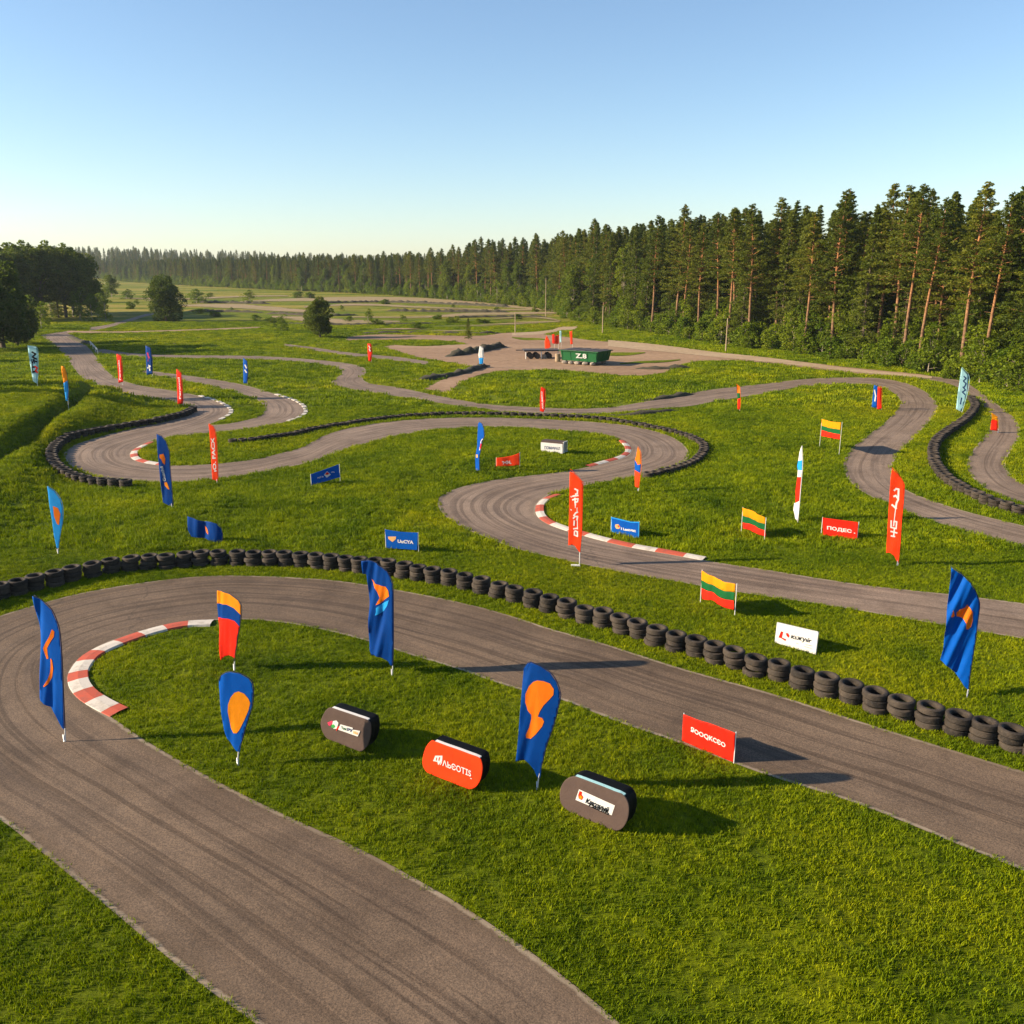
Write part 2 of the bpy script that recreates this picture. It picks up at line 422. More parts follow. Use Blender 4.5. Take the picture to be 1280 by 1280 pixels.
R2 = [((175, 461), (178, 465)), ((190, 464), (195, 469)), ((245, 471), (250, 479)), ((300, 480), (290, 489)), ((345, 493), (316, 497)), ((370, 501), (328, 505)), ((382, 511), (331, 512)), ((378, 520), (323, 521)),
      ((350, 529), (300, 527)), ((318, 535), (275, 531)), ((270, 541), (240, 532)), ((222, 545), (200, 536))]
R4 = [((119, 441), (121, 435)), ((160, 445), (160, 441)), ((220, 448), (220, 444)), ((320, 449), (320, 445)), ((372, 452), (385, 449)), ((405, 456), (432, 454)), ((424, 461), (453, 459)), ((428, 467), (458, 465)),
      ((418, 474), (453, 474)), ((415, 480), (465, 480)), ((438, 486), (495, 484)), ((495, 495), (520, 489)), ((545, 503), (558, 497)), ((600, 511), (605, 505)), ((642, 516), (642, 508)), ((715, 518), (715, 511)),
      ((765, 517), (765, 509)), ((815, 512), (812, 501)), ((860, 508), (852, 494)), ((898, 501), (890, 487)), ((960, 491), (955, 480)), ((997, 484), (1005, 474)), ((1045, 480), (1058, 472)), ((1083, 481), (1100, 473)),
      ((1107, 486), (1132, 479)), ((1121, 494), (1154, 488)), ((1126, 503), (1170, 502)), ((1120, 514), (1172, 514)), ((1104, 530), (1160, 529)), ((1080, 547), (1142, 548)), ((1060, 565), (1124, 567)), ((1054, 582), (1115, 583)),
      ((1059, 598), (1118, 599)), ((1078, 615), (1135, 614)), ((1118, 634), (1168, 627)), ((1180, 656), (1212, 641)), ((1280, 684), (1290, 660)), ((1400, 716), (1420, 692)), ((1520, 745), (1540, 720))]
R5 = [((1120, 470), (1122, 467)), ((1155, 474), (1160, 470)), ((1187, 480), (1198, 475)), ((1206, 489), (1218, 485)), ((1224, 502), (1244, 504)), ((1236, 515), (1263, 518)), ((1238, 528), (1274, 531)), ((1232, 543), (1275, 546)),
      ((1218, 560), (1265, 562)), ((1209, 576), (1257, 577)), ((1212, 592), (1261, 591)), ((1232, 611), (1288, 610)), ((1282, 631), (1345, 626)), ((1400, 665), (1440, 650))]
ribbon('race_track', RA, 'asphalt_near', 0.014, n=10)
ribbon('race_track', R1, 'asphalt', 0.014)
ribbon('race_track', R2, 'asphalt', 0.009)
ribbon('race_track', R4, 'asphalt', 0.012)
ribbon('race_track', R5, 'asphalt', 0.010)
ribbon('path', band([(112, 412), (135, 408), (160, 401), (186, 393), (215, 390)], [2.5, 2, 2, 1.3, 1]), 'asphalt', 0.03)
ribbon('path', band([(84, 415), (130, 415.5), (175, 415), (250, 412.5), (290, 411), (325, 409.5)], [1.5, 1, 1, 1, 1, 1]), 'dirt', 0.04)
ribbon('path', band([(355, 431), (395, 436.5), (430, 442), (465, 445.5), (500, 449), (535, 454)], [1.5, 1.8, 2, 2, 2.5, 2]), 'asphalt', 0.012)
# packed dirt paddock
ribbon('dirt_yard', [((610, 466), (600, 458)), ((640, 462), (640, 418)), ((690, 462), (690, 419)), ((740, 466), (735, 425)), ((790, 470), (785, 429)), ((835, 465), (820, 432)), ((860, 453), (855, 436)), ((900, 451), (890, 441)), ((960, 454), (960, 447)),
                     ((1060, 466), (1060, 459)), ((1140, 472), (1145, 467)), ((1170, 476), (1170, 471))], 'dirt', 0.005)
ribbon('dirt_yard', [((430, 426), (436, 421)), ((480, 425), (470, 418)), ((560, 426), (540, 419)), ((600, 434), (600, 420)), ((640, 446), (630, 416)), ((690, 450), (680, 416))], 'dirt', 0.015)
ribbon('dirt_yard', [((480, 434), (490, 431)), ((515, 445), (530, 433)), ((560, 453), (590, 430)), ((600, 460), (625, 434)), ((660, 462), (660, 438))], 'dirt', 0.025)
ribbon('grass_patch', band([(752, 443), (770, 443), (790, 442.5), (806, 441)], [1, 2.2, 1.6, .6]), 'grass', 0.045, mask=False)
ribbon('grass_patch', band([(486, 427.5), (500, 429), (520, 430), (548, 431.5)], [1.0, 2.2, 1.4, 1.0]), 'grass', 0.045, mask=False)
ribbon('grass_patch', band([(640, 422), (655, 424), (672, 424), (684, 425)], [.6, 1.5, 1.2, .5]), 'grass', 0.045, mask=False)
ribbon('grass_patch', band([(775, 455), (800, 453), (830, 452), (850, 450)], [.6, 1.3, 1.3, .5]), 'grass', 0.045, mask=False)
ribbon('path', [((530, 486), (562, 492)), ((545, 478), (574, 481)), ((560, 471), (592, 472)), ((585, 462), (618, 465)), ((610, 455), (650, 463)), ((650, 448), (680, 463))], 'dirt', 0.030)
ribbon('path', band([(640, 418), (672, 416.5), (693, 413.5), (700, 411), (717, 410.5), (722, 407)], [2, 2, 2, 2.5, 2, 1.5]), 'sand', 0.03)
ribbon('sandy_track', band([(760, 429), (800, 433), (840, 437), (890, 443), (960, 450), (1060, 462.5), (1125, 468.5), (1165, 472)], [4, 4.5, 4, 3.2, 3, 2.2, 1.8, 1.5]), 'sand', 0.035)
# bare strips of the far field
for i, (pts, hh) in enumerate([
        ([(300, 377), (400, 374), (500, 374), (600, 380), (700, 389)], [1, 2.6, 3, 2.4, 1.5]),
        ([(225, 382), (290, 383), (350, 387), (420, 392)], [1.2, 3, 3, 1]),
        ([(340, 396), (400, 400), (440, 403), (500, 402)], [1.5, 4, 4, 1.5]),
        ([(440, 397), (520, 397), (600, 393), (700, 391)], [1, 1.8, 2.6, 1.6]),
        ([(540, 408), (600, 407), (660, 404), (700, 402)], [1, 1.8, 1.8, 1]),
        ([(560, 387), (640, 388), (700, 388)], [.8, 1.5, 1]),
        ([(380, 384), (450, 381), (540, 385), (600, 387)], [1, 1.6, 1.6, 1]),
        ([(440, 414), (500, 412), (560, 414), (620, 413)], [.6, 1.2, 1.2, .6]),
        ([(180, 376), (240, 374), (300, 371), (360, 370)], [.5, 1.1, 1.2, .5]),
        ([(150, 373), (190, 374), (230, 372)], [.5, .9, .5]),
        ([(640, 396), (680, 398), (700, 402)], [.8, 1.5, .8]),
        ([(600, 400), (640, 398), (690, 394)], [.5, 1.0, .6])]):
    ribbon('bare_field', band(pts, hh), 'field', 0.06 + 0.012 * i)

# distance (negative inside) from every track, on two grids
def sdf(X, Y):
    out = np.full(X.shape, 1e3)
    for L, Rr in ROADS:
        # bounding test
        poly = np.vstack([L, Rr[::-1]])
        bx0, by0 = poly.min(0) - 12; bx1, by1 = poly.max(0) + 12
        sel = (X > bx0) & (X < bx1) & (Y > by0) & (Y < by1)
        if not sel.any(): continue
        x, y = X[sel], Y[sel]
        inside = np.zeros(x.shape, bool)
        d = np.full(x.shape, 1e3)
        # quads: use the strip between edges
        a = poly; b_ = np.roll(poly, -1, 0)
        for (x0, y0), (x1, y1) in zip(a, b_):
            c = ((y0 > y) != (y1 > y))
            if y1 != y0:
                inside ^= c & (x < (x1 - x0) * (y - y0) / (y1 - y0) + x0)
            l2 = (x1 - x0) ** 2 + (y1 - y0) ** 2 + 1e-12
            tt = np.clip(((x - x0) * (x1 - x0) + (y - y0) * (y1 - y0)) / l2, 0, 1)
            d = np.minimum(d, np.hypot(x - x0 - tt * (x1 - x0), y - y0 - tt * (y1 - y0)))
        d = np.where(inside, -d, d)
        out[sel] = np.minimum(out[sel], d)
    return out
class Grid:
    def __init__(s, x0, x1, y0, y1, h):
        s.x0, s.y0, s.h = x0, y0, h
        xs = np.arange(x0, x1 + h, h); ys = np.arange(y0, y1 + h, h)
        s.x1, s.y1 = xs[-1], ys[-1]
        X, Y = np.meshgrid(xs, ys)
        s.d = sdf(X.ravel(), Y.ravel()).reshape(X.shape)
    def at(s, X, Y):
        fx = np.clip((X - s.x0) / s.h, 0, s.d.shape[1] - 1.001); fy = np.clip((Y - s.y0) / s.h, 0, s.d.shape[0] - 1.001)
        i, j = fx.astype(int), fy.astype(int); u, v = fx - i, fy - j
        return (s.d[j, i] * (1 - u) + s.d[j, i + 1] * u) * (1 - v) + (s.d[j + 1, i] * (1 - u) + s.d[j + 1, i + 1] * u) * v
GN_ = Grid(-36, 36, 4, 60, 0.3)
GF_ = Grid(-130, 130, 56, 330, 1.2)
def dist_road(X, Y):
    X = np.asarray(X, float); Y = np.asarray(Y, float)
    r = np.full(X.shape, 9.0)
    a = (X > -36) & (X < 36) & (Y > 4) & (Y < 60)
    b_ = ~a & (abs(X) < 130) & (Y >= 56) & (Y < 330)
    r[a] = GN_.at(X[a], Y[a]); r[b_] = GF_.at(X[b_], Y[b_])
    return r
def sst(a, c, x):
    u = np.clip((x - a) / (c - a), 0, 1)
    return u * u * (3 - 2 * u)
def H(X, Y):
    """terrain height"""
    X = np.atleast_1d(np.asarray(X, float)); Y = np.atleast_1d(np.asarray(Y, float))
    und = (0.09 * np.sin(X * 0.55 + 1.3 * np.sin(Y * 0.21)) * np.sin(Y * 0.43 + 0.8) + 0.05 * np.sin(X * 1.1 + Y * 0.7) * np.sin(Y * 0.9 - 0.5 * X) + 0.1)
    und = und * sst(1.2, 4.0, dist_road(X, Y)) * (1 - sst(150, 230, Y))
    # bank on the left: crest from (-29,46) to (-49,97); gentle on the left, steep on the right
    ax, ay, bx, by = -27.0, 47.0, -37.2, 84.0
    dx, dy = bx - ax, by - ay; ll = math.hypot(dx, dy)
    tt = ((X - ax) * dx + (Y - ay) * dy) / ll ** 2
    side = ((X - ax) * dy - (Y - ay) * dx) / ll          # + on the right of the crest
    prof = 0.95 * (1 - sst(-0.3, 4.0, side)) + 0.35 * sst(1.2, 2.6, -side) - 1.0 * np.exp(-((side + 1.3) / 0.6) ** 2)
    prof = prof * (1 - sst(14, 34, -side))
    bank = prof * sst(-0.5, 0.0, tt) * (1 - sst(0.85, 1.15, tt)) * sst(0.4, 2.5, dist_road(X, Y))
    hill = sst(745, 1040, Y) * 17 * (0.45 + 0.55 * (1 - sst(-520, -120, X))) * (1 - sst(250, 900, X))
    return und + bank + hill
def h1(x, y): return float(H(x, y)[0])
def gp(px, py):
    """ground point under a pixel, on the real terrain"""
    d = ray(px, py)
    z = 0.0
    for _ in range(6):
        t = (CAM_H - z) / -d[2]
        z = h1(d[0] * t, d[1] * t)
    return Vector((d[0] * t, d[1] * t, z))

# ground sheet out to the horizon
def axis(lo, hi, step, far, grow):
    a = list(np.arange(lo, hi + 1e-6, step))
    s = step
    while a[-1] < far: s *= grow; a.append(a[-1] + s)
    s = step
    b_ = [lo]
    while b_[-1] > -far: s *= grow; b_.append(b_[-1] - s)
    return np.array(b_[:0:-1] + a)
gx = axis(-62, 50, 0.5, 1300, 1.12)
gy = axis(4, 104, 0.5, 1500, 1.05)
gy = gy[gy > -400]
GX, GY = np.meshgrid(gx, gy)
GZ = H(GX.ravel(), GY.ravel())
nx = len(gx)
me = bpy.data.meshes.new('ground')
V = np.stack([GX.ravel(), GY.ravel(), GZ], 1)
jj, ii = np.meshgrid(np.arange(len(gy) - 1), np.arange(nx - 1), indexing='ij')
q = (jj * nx + ii).ravel()
Fq = np.stack([q, q + 1, q + nx + 1, q + nx], 1)
me.from_pydata(V.tolist(), [], Fq.tolist())
me.materials.append(M['grass'])
me.polygons.foreach_set('use_smooth', [True] * len(me.polygons))
tag(link('ground', me), kind='structure')

# ------------------------------------------------------------------ kerbs
KERB_PTS = []
def kerb(pxpts, width, block, side, first=0, start=0.0, z=0.02, h=0.045):
    L = smooth_line(spline([g0(*p) for p in pxpts], 12), 8)
    d = np.gradient(L, axis=0); d /= np.linalg.norm(d, axis=1)[:, None]
    nrm = np.stack([-d[:, 1], d[:, 0]], 1) * side
    s = np.concatenate([[0], np.cumsum(np.linalg.norm(np.diff(L, axis=0), axis=1))])
    ns = int(s[-1] / 0.2)
    ss = np.linspace(0, s[-1], ns + 1)
    c = np.stack([np.interp(ss, s, L[:, 0]), np.interp(ss, s, L[:, 1])], 1)
    nn = np.stack([np.interp(ss, s, nrm[:, 0]), np.interp(ss, s, nrm[:, 1])], 1)
    KERB_PTS.append((c + nn * width * 0.5)[::2])
    prof = [(0, z - 0.02), (0.02, z + 0.008), (width * 0.5, z + h), (width - 0.03, z + h), (width, z - 0.03)]
    mb = MB()
    k = len(prof)
    V = [(c[i, 0] + nn[i, 0] * a, c[i, 1] + nn[i, 1] * a, zz) for i in range(ns + 1) for a, zz in prof]
    mb.v = V
    for i in range(ns):
        for j in range(k - 1):
            mb.f.append((i * k + j, (i + 1) * k + j, (i + 1) * k + j + 1, i * k + j + 1))
            mb.m.append((int(ss[i] / block) + first) % 2)
    o = mb.build('kerb', ['kerb_white', 'kerb_red'])
    return tag(o, kind='structure')
kerb([(268, 775), (240, 776), (212, 780), (180, 788), (147, 799), (122, 809), (104, 819), (95, 827), (87, 838), (84, 847), (86, 860), (97, 874), (117, 887), (137, 897)], 0.55, 0.78, 1)
kerb([(693, 618), (679, 623), (671, 630), (669, 637), (671, 645), (680, 653), (696, 660), (722, 668), (755, 677), (790, 685), (830, 692), (878, 701)], 0.42, 1.15, 1, 1)
kerb([(185, 553), (172, 559), (163, 566), (165, 574), (180, 579), (200, 582)], 0.45, 1.0, 1, 1)
kerb([(781, 551), (788, 558), (789, 565), (780, 572), (760, 578), (738, 584)], 0.4, 1.0, -1, 1)
for pts, sd_ in (([(345, 493), (370, 501), (382, 511), (378, 520), (352, 529)], 1), ([(250, 495), (268, 500), (283, 507), (289, 513), (286, 519), (268, 528)], 1)):
    L = smooth_line(spline([g0(*p) for p in pts], 12), 8)
    s = np.concatenate([[0], np.cumsum(np.linalg.norm(np.diff(L, axis=0), axis=1))])
    KERB_PTS.append(L[::3])
    mb = MB()
    for q0 in np.arange(0, s[-1] - 0.9, 1.35):
        a = np.array([np.interp(q0, s, L[:, k]) for k in (0, 1)]); c = np.array([np.interp(q0 + 0.9, s, L[:, k]) for k in (0, 1)])
        d = (c - a) / np.linalg.norm(c - a); nn = np.array([-d[1], d[0]]) * 0.16
        V = [(*(a - nn), 0.0), (*(c - nn), 0.0), (*(c + nn), 0.0), (*(a + nn), 0.0)]
        V += [(x, y, 0.06) for x, y, _ in V]
        mb.add(V, [(4, 5, 6, 7), (0, 1, 5, 4), (1, 2, 6, 5), (2, 3, 7, 6), (3, 0, 4, 7)])
    tag(mb.build('kerb', ['kerb_white']), kind='structure')

# ------------------------------------------------------------------ tyre walls
def tyre_me(seed, lift=0.0, mb=None, dx=0, dy=0, n=28, wd=0.19, ro=0.32):
    r_ = random.Random(seed)
    ro = ro * r_.uniform(0.97, 1.03); ri = ro * 0.60
    prof = [(ri, .05), (ri + .01, .025), (ri + .03, .01), (ro - .06, 0), (ro - .02, .02), (ro, .05)]
    for gzz in (0.07, 0.105, 0.14): prof += [(ro, gzz - .012), (ro - .014, gzz - .008), (ro - .014, gzz + .004), (ro, gzz + .008)]
    prof += [(ro - .02, wd - .02), (ro - .06, wd), (ri + .03, wd - .01), (ri + .01, wd - .025), (ri, wd - .05)]
    k = len(prof)
    V = []; Fc = []
    a1 = r_.uniform(0, 6); sq = r_.uniform(0, 0.03); tilt = r_.uniform(-.03, .03)
    for i in range(n):
        th = 2 * math.pi * i / n
        e = 1 + sq * math.cos(2 * (th - a1))
        for (r0, z0) in prof:
            V.append((dx + r0 * e * math.cos(th), dy + r0 * e * math.sin(th), lift + z0 + tilt * r0 * math.cos(th - a1)))
        for j in range(k):
            Fc.append((i * k + j, ((i + 1) % n) * k + j, ((i + 1) % n) * k + (j + 1) % k, i * k + (j + 1) % k))
    if mb: mb.add(V, Fc); return
    return mesh('tyre', V, Fc, ['rubber'], smooth=True)
TY = [tyre_me(i) for i in range(6)]
STK = []
for i in range(5):
    mb = MB()
    for j in range(3): tyre_me(50 + i * 7 + j, j * 0.185, mb, random.uniform(-.03, .03), random.uniform(-.03, .03), n=14)
    STK.append(mb.me('tyre_stack', ['rubber'], True))
ORD = 'first second third fourth fifth sixth seventh eighth ninth tenth eleventh twelfth thirteenth fourteenth fifteenth sixteenth seventeenth eighteenth nineteenth'.split()
TENS = {2: 'twenty', 3: 'thirty', 4: 'forty', 5: 'fifty', 6: 'sixty', 7: 'seventy', 8: 'eighty', 9: 'ninety'}
def ordinal(n):
    if n <= 19: return ORD[n - 1]
    if n >= 100: return 'hundred-and-' + ordinal(n - 100) if n > 100 else 'hundredth'
    a, b_ = divmod(n, 10)
    return TENS[a][:-1] + 'ieth' if b_ == 0 else TENS[a] + '-' + ORD[b_ - 1]
def along(pxpts, step):
    L = smooth_line(spline([g0(*p) for p in pxpts], 10), 3)
    s = np.concatenate([[0], np.cumsum(np.linalg.norm(np.diff(L, axis=0), axis=1))])
    ss = np.arange(step / 2, s[-1], step)
    return np.stack([np.interp(ss, s, L[:, 0]), np.interp(ss, s, L[:, 1])], 1)
# photographed centres of the stacks beside the front track (ground contact)
near = [(-62, 775), (-40, 767), (-18, 760), (3, 751), (23, 746), (45, 740), (68, 735), (92, 729), (116, 724), (140, 719), (164, 716), (187, 714), (209, 713), (231, 711), (252, 710), (274, 709), (297, 709), (318, 710), (338, 710), (357, 710), (377, 711),
        (396, 713), (415, 714), (433, 716), (450, 718), (469, 719), (486, 721), (504, 725), (523, 728), (542, 731), (562, 734), (582, 739), (602, 744), (623, 750), (644, 755), (665, 761), (686, 767), (709, 774), (731, 781), (753, 786),
        (776, 793), (799, 800), (821, 808), (845, 815), (870, 822), (893, 829), (918, 837), (944, 846), (973, 853), (1002, 862), (1031, 870), (1063, 880), (1094, 890), (1126, 900), (1160, 909), (1195, 919), (1229, 929), (1263, 938), (1300, 950), (1338, 962), (1377, 975), (1418, 988), (1461, 1002), (1506, 1016), (1553, 1031)]
n_in = 0
for i, (px, py) in enumerate(near):
    g = g0(px, py - 4)
    root = empty('tyre_stack', (g[0], g[1], h1(g[0], g[1]) - 0.02), random.uniform(0, 6))
    if 0 <= px <= 1280:
        n_in += 1
        lb = 'black tyre stack, %s from the left in the front track row' % ordinal(n_in)
    elif px < 0: lb = 'weathered black tyre stack just outside the left edge, %s from it' % ordinal(3 - i)
    else: lb = 'weathered black tyre stack just outside the right edge, %s from it' % ordinal(i - max(k for k, p in enumerate(near) if p[0] <= 1280))
    tag(root, lb, 'tyre stack', 'tyre stacks behind the front track')
    nt = 3
    for j in range(nt):
        o = link('tyre', TY[(i * 3 + j * 2 + i // 5) % 6], root, (random.gauss(0, .03), random.gauss(0, .03), j * 0.178), random.uniform(0, 6))
        o.rotation_euler[0] = random.uniform(-.03, .03)
STK2 = []
for i in range(4):
    mb = MB()
    for j in range(2): tyre_me(90 + i * 7 + j, j * 0.175, mb, random.uniform(-.03, .03), random.uniform(-.03, .03), n=14, ro=.29)
    STK2.append(mb.me('tyre_stack', ['rubber'], True))
def wall(pxpts, where, grp, step=0.66, low=False):
    for i, p in enumerate(along(pxpts, step)):
        o = link('tyre_stack', STK2[i % 4] if low else STK[i % 5], None, (p[0], p[1], h1(p[0], p[1]) - 0.05), random.uniform(0, 6))
        s = random.uniform(0.93, 1.05)
        o.scale = (1.04, 1.04, s * (.9 if low else .84))
        tag(o, 'dark tyre stack, %s %s' % (ordinal(i + 1), where), 'tyre stack', grp)
wall([(243, 514), (228, 521), (210, 525.5), (185, 531), (160, 535), (133, 540), (108, 546), (87, 552), (72, 561), (65, 571), (67, 582), (74, 591), (86, 598), (101, 603), (120, 606), (140, 608), (160, 609)],
     'along the barrier round the left hairpin', 'tyre stacks round the left hairpin')
wall([(285, 556), (320, 553), (365, 545), (395, 538), (430, 532), (470, 526), (510, 521.5), (570, 519), (640, 520), (740, 524), (790, 531), (830, 539), (860, 547), (877, 556), (880, 566), (870, 577), (852, 586), (825, 593), (805, 598)],
     'from the left along the middle track barrier', 'tyre stacks behind the middle track', 0.63, True)
wall([(1213, 500), (1219, 511), (1208, 526), (1187, 541), (1171, 554), (1166, 567), (1168, 582), (1178, 597), (1197, 612), (1222, 625), (1250, 636), (1290, 647), (1340, 660)],
     'from the far end of the right edge barrier', 'tyre stacks of the curved barrier on the right')
# low earth edges thrown up beside the tracks
def lump(name, pxpts, wd, hh, label, cat, matk='earth'):
    p = along(pxpts, 0.5)
    d = np.gradient(p, axis=0); d /= np.linalg.norm(d, axis=1)[:, None]
    mb = MB(); k = 6
    for i in range(len(p)):
        e = min(1, min(i, len(p) - 1 - i) / 5) * (0.75 + 0.5 * noise.noise(Vector((i * .4, hh * 9, 0))))
        for j in range(k):
            a = math.pi * j / (k - 1)
            off = -math.cos(a) * wd * (0.6 + 0.4 * e)
            zz = math.sin(a) * hh * max(e, .05) * (1 + 0.5 * noise.noise(Vector((i * .9, j * 1.3, 1)))) - 0.03
            x, y = p[i, 0] - d[i, 1] * off, p[i, 1] + d[i, 0] * off
            mb.v.append((x, y, zz))
    for i in range(len(p) - 1):
        for j in range(k - 1):
            mb.f.append((i * k + j, i * k + j + 1, (i + 1) * k + j + 1, (i + 1) * k + j)); mb.m.append(0)
    return tag(mb.build(name, [matk], smooth=True), label, cat)
lump('earth_bank', [(744, 520), (780, 520), (815, 517), (862, 512)], .45, .4, 'long dark low earth edge below the back track, right of the red flag', 'earth bank')
lump('earth_bank', [(800, 501), (830, 498), (855, 494), (873, 492)], .5, .5, 'short dark earth edge above the back track, left of the green and orange flag', 'earth bank')
lump('earth_bank', [(556, 446.5), (590, 441), (615, 436), (632, 432.5)], .9, .9, 'grassy dark bank across the dirt yard left of the green skip', 'earth bank')
lump('earth_bank', [(505, 477), (540, 474), (580, 466), (612, 456)], .7, .6, 'dark bank beside the dirt path below the pale feather flag', 'earth bank')
lump('earth_bank', [(790, 460), (820, 461), (850, 460), (870, 459)], 1.0, .5, 'dark grassy mound right of the green skip shadow', 'earth bank')
lump('earth_bank', [(86, 420), (96, 425), (108, 429), (120, 433)], .6, .4, 'dark low bank between the two far track arms at left', 'earth bank')

# ------------------------------------------------------------------ flags and banners
def poly_mesh(polys, cell):
    """2-D polygons [(material, pts)] -> one bmesh cut into cells"""
    bm = bmesh.new()
    mats = []
    for mk, pts in polys:
        if mk not in mats: mats.append(mk)
        vs = [bm.verts.new((x, y, 0)) for x, y in pts]
        f = bm.faces.new(vs)
        f.material_index = mats.index(mk)
    bm.normal_update()
    bmesh.ops.triangulate(bm, faces=bm.faces[:])
    xs = [v.co.x for v in bm.verts]; ys = [v.co.y for v in bm.verts]
    if cell:
        for ax, lo, hi in ((0, min(xs), max(xs)), (1, min(ys), max(ys))):
            k = int((hi - lo) / cell)
            for i in range(1, k + 1):
                c = lo + (hi - lo) * i / (k + 1)
                co = (c, 0, 0) if ax == 0 else (0, c, 0); no = (1, 0, 0) if ax == 0 else (0, 1, 0)
                bmesh.ops.bisect_plane(bm, geom=bm.verts[:] + bm.edges[:] + bm.faces[:], plane_co=co, plane_no=no, dist=1e-5)
    bmesh.ops.remove_doubles(bm, verts=bm.verts[:], dist=1e-5)
    return bm, mats
def stroke(pts, wd):
    """thick open polyline -> list of polygons"""
    out = []
    for (x0, y0), (x1, y1) in zip(pts[:-1], pts[1:]):
        l = math.hypot(x1 - x0, y1 - y0) or 1
        ux, uy = (x1 - x0) / l, (y1 - y0) / l
        e = wd * 0.35; hx, hy = -uy * wd / 2, ux * wd / 2
        x0e, y0e, x1e, y1e = x0 - ux * e, y0 - uy * e, x1 + ux * e, y1 + uy * e
        out.append([(x0e + hx, y0e + hy), (x0e - hx, y0e - hy), (x1e - hx, y1e - hy), (x1e + hx, y1e + hy)])
    return out
def text2d(txt, bold=0.02, shear=0.0):
    cu = bpy.data.curves.new('text', 'FONT')
    cu.body = txt; cu.size = 1; cu.offset = bold; cu.shear = shear; cu.resolution_u = 3
    o = bpy.data.objects.new('text', cu)
    COL.objects.link(o)
    dg = bpy.context.evaluated_depsgraph_get()
    tm = o.evaluated_get(dg).to_mesh()
    V = np.array([v.co[:2] for v in tm.vertices]); Fc = [tuple(p.vertices) for p in tm.polygons]
    o.evaluated_get(dg).to_mesh_clear()
    bpy.data.objects.remove(o); bpy.data.curves.remove(cu)
    lo, hi = V.min(0), V.max(0)
    V[:, 0] = (V[:, 0] - lo[0]) / (hi[0] - lo[0]); V[:, 1] = (V[:, 1] - lo[1]) / (hi[1] - lo[1])
    return V, Fc
class Plane:
    def __init__(s, B, a):
        s.B = Vector(B); s.a = a
        s.d = np.array([math.cos(a), math.sin(a), 0]); s.n = np.array([math.sin(a), -math.cos(a), 0])
    def to(s, px, py):
        d = ray(px, py)
        b_ = np.array([s.B.x, s.B.y, 0]); C = np.array([0, 0, CAM_H])
        t = ((b_ - C) @ s.n) / (d @ s.n)
        p = C + t * d
        return float((p - b_) @ s.d), float(p[2] - s.B.z)
def wavef(amp, wl, ph, s0, sgn, fold=0.75):
    k = 2 * math.pi / wl
    def f(s, z):
        g = min(1.0, max(0.0, (s - s0) * sgn) / 0.30) * 1.25
        q = k * (s * fold + z * (1 - fold) * 0.8 * sgn) + ph
        return g * (amp * math.sin(q + 0.6 * math.sin(1.7 * z + ph)) + amp * 0.45 * math.sin(2.3 * q + 1.1 + z) + amp * 1.6 * math.sin(1.3 * z + ph * 2))
    return f
def to_plane(bm, pl, wf, off, sc, o0, o1, thick):
    """pixel-space bmesh -> cloth of real thickness in the thing's own frame"""
    for v in bm.verts:
        s, z = pl.to(off[0] + v.co.x / sc, off[1] + v.co.y / sc)
        v.co = (s, o0 - (wf(s, z) if wf else 0), max(z, 0.01))
    bmesh.ops.recalc_face_normals(bm, faces=bm.faces[:])
    if sum(f.normal.y * f.calc_area() for f in bm.faces) > 0: bmesh.ops.reverse_faces(bm, faces=bm.faces[:])
    if thick:
        fr = bm.faces[:]
        r = bmesh.ops.duplicate(bm, geom=fr)
        nf = [g for g in r['geom'] if isinstance(g, bmesh.types.BMFace)]
        bmesh.ops.reverse_faces(bm, faces=nf)
        vm = r['vert_map']
        nb = [e for e in bm.edges if e.is_boundary and vm.get(e.verts[0]) is not None and e.verts[0] in vm and e.link_faces and e.link_faces[0] in fr]
        for v in {v for f in nf for v in f.verts}: v.co.y += thick
        for e in nb:
            a, b_ = e.verts
            try:
                f = bm.faces.new((a, b_, vm[b_], vm[a])); f.material_index = e.link_faces[0].material_index
            except Exception: pass
    return bm
def finish(bm, name, mats, parent, smooth=True):
    me = bpy.data.meshes.new(name)
    bm.to_mesh(me); bm.free()
    for k in mats: me.materials.append(M[k])
    if smooth: me.polygons.foreach_set('use_smooth', [True] * len(me.polygons))
    me.update()
    return link(name, me, parent)
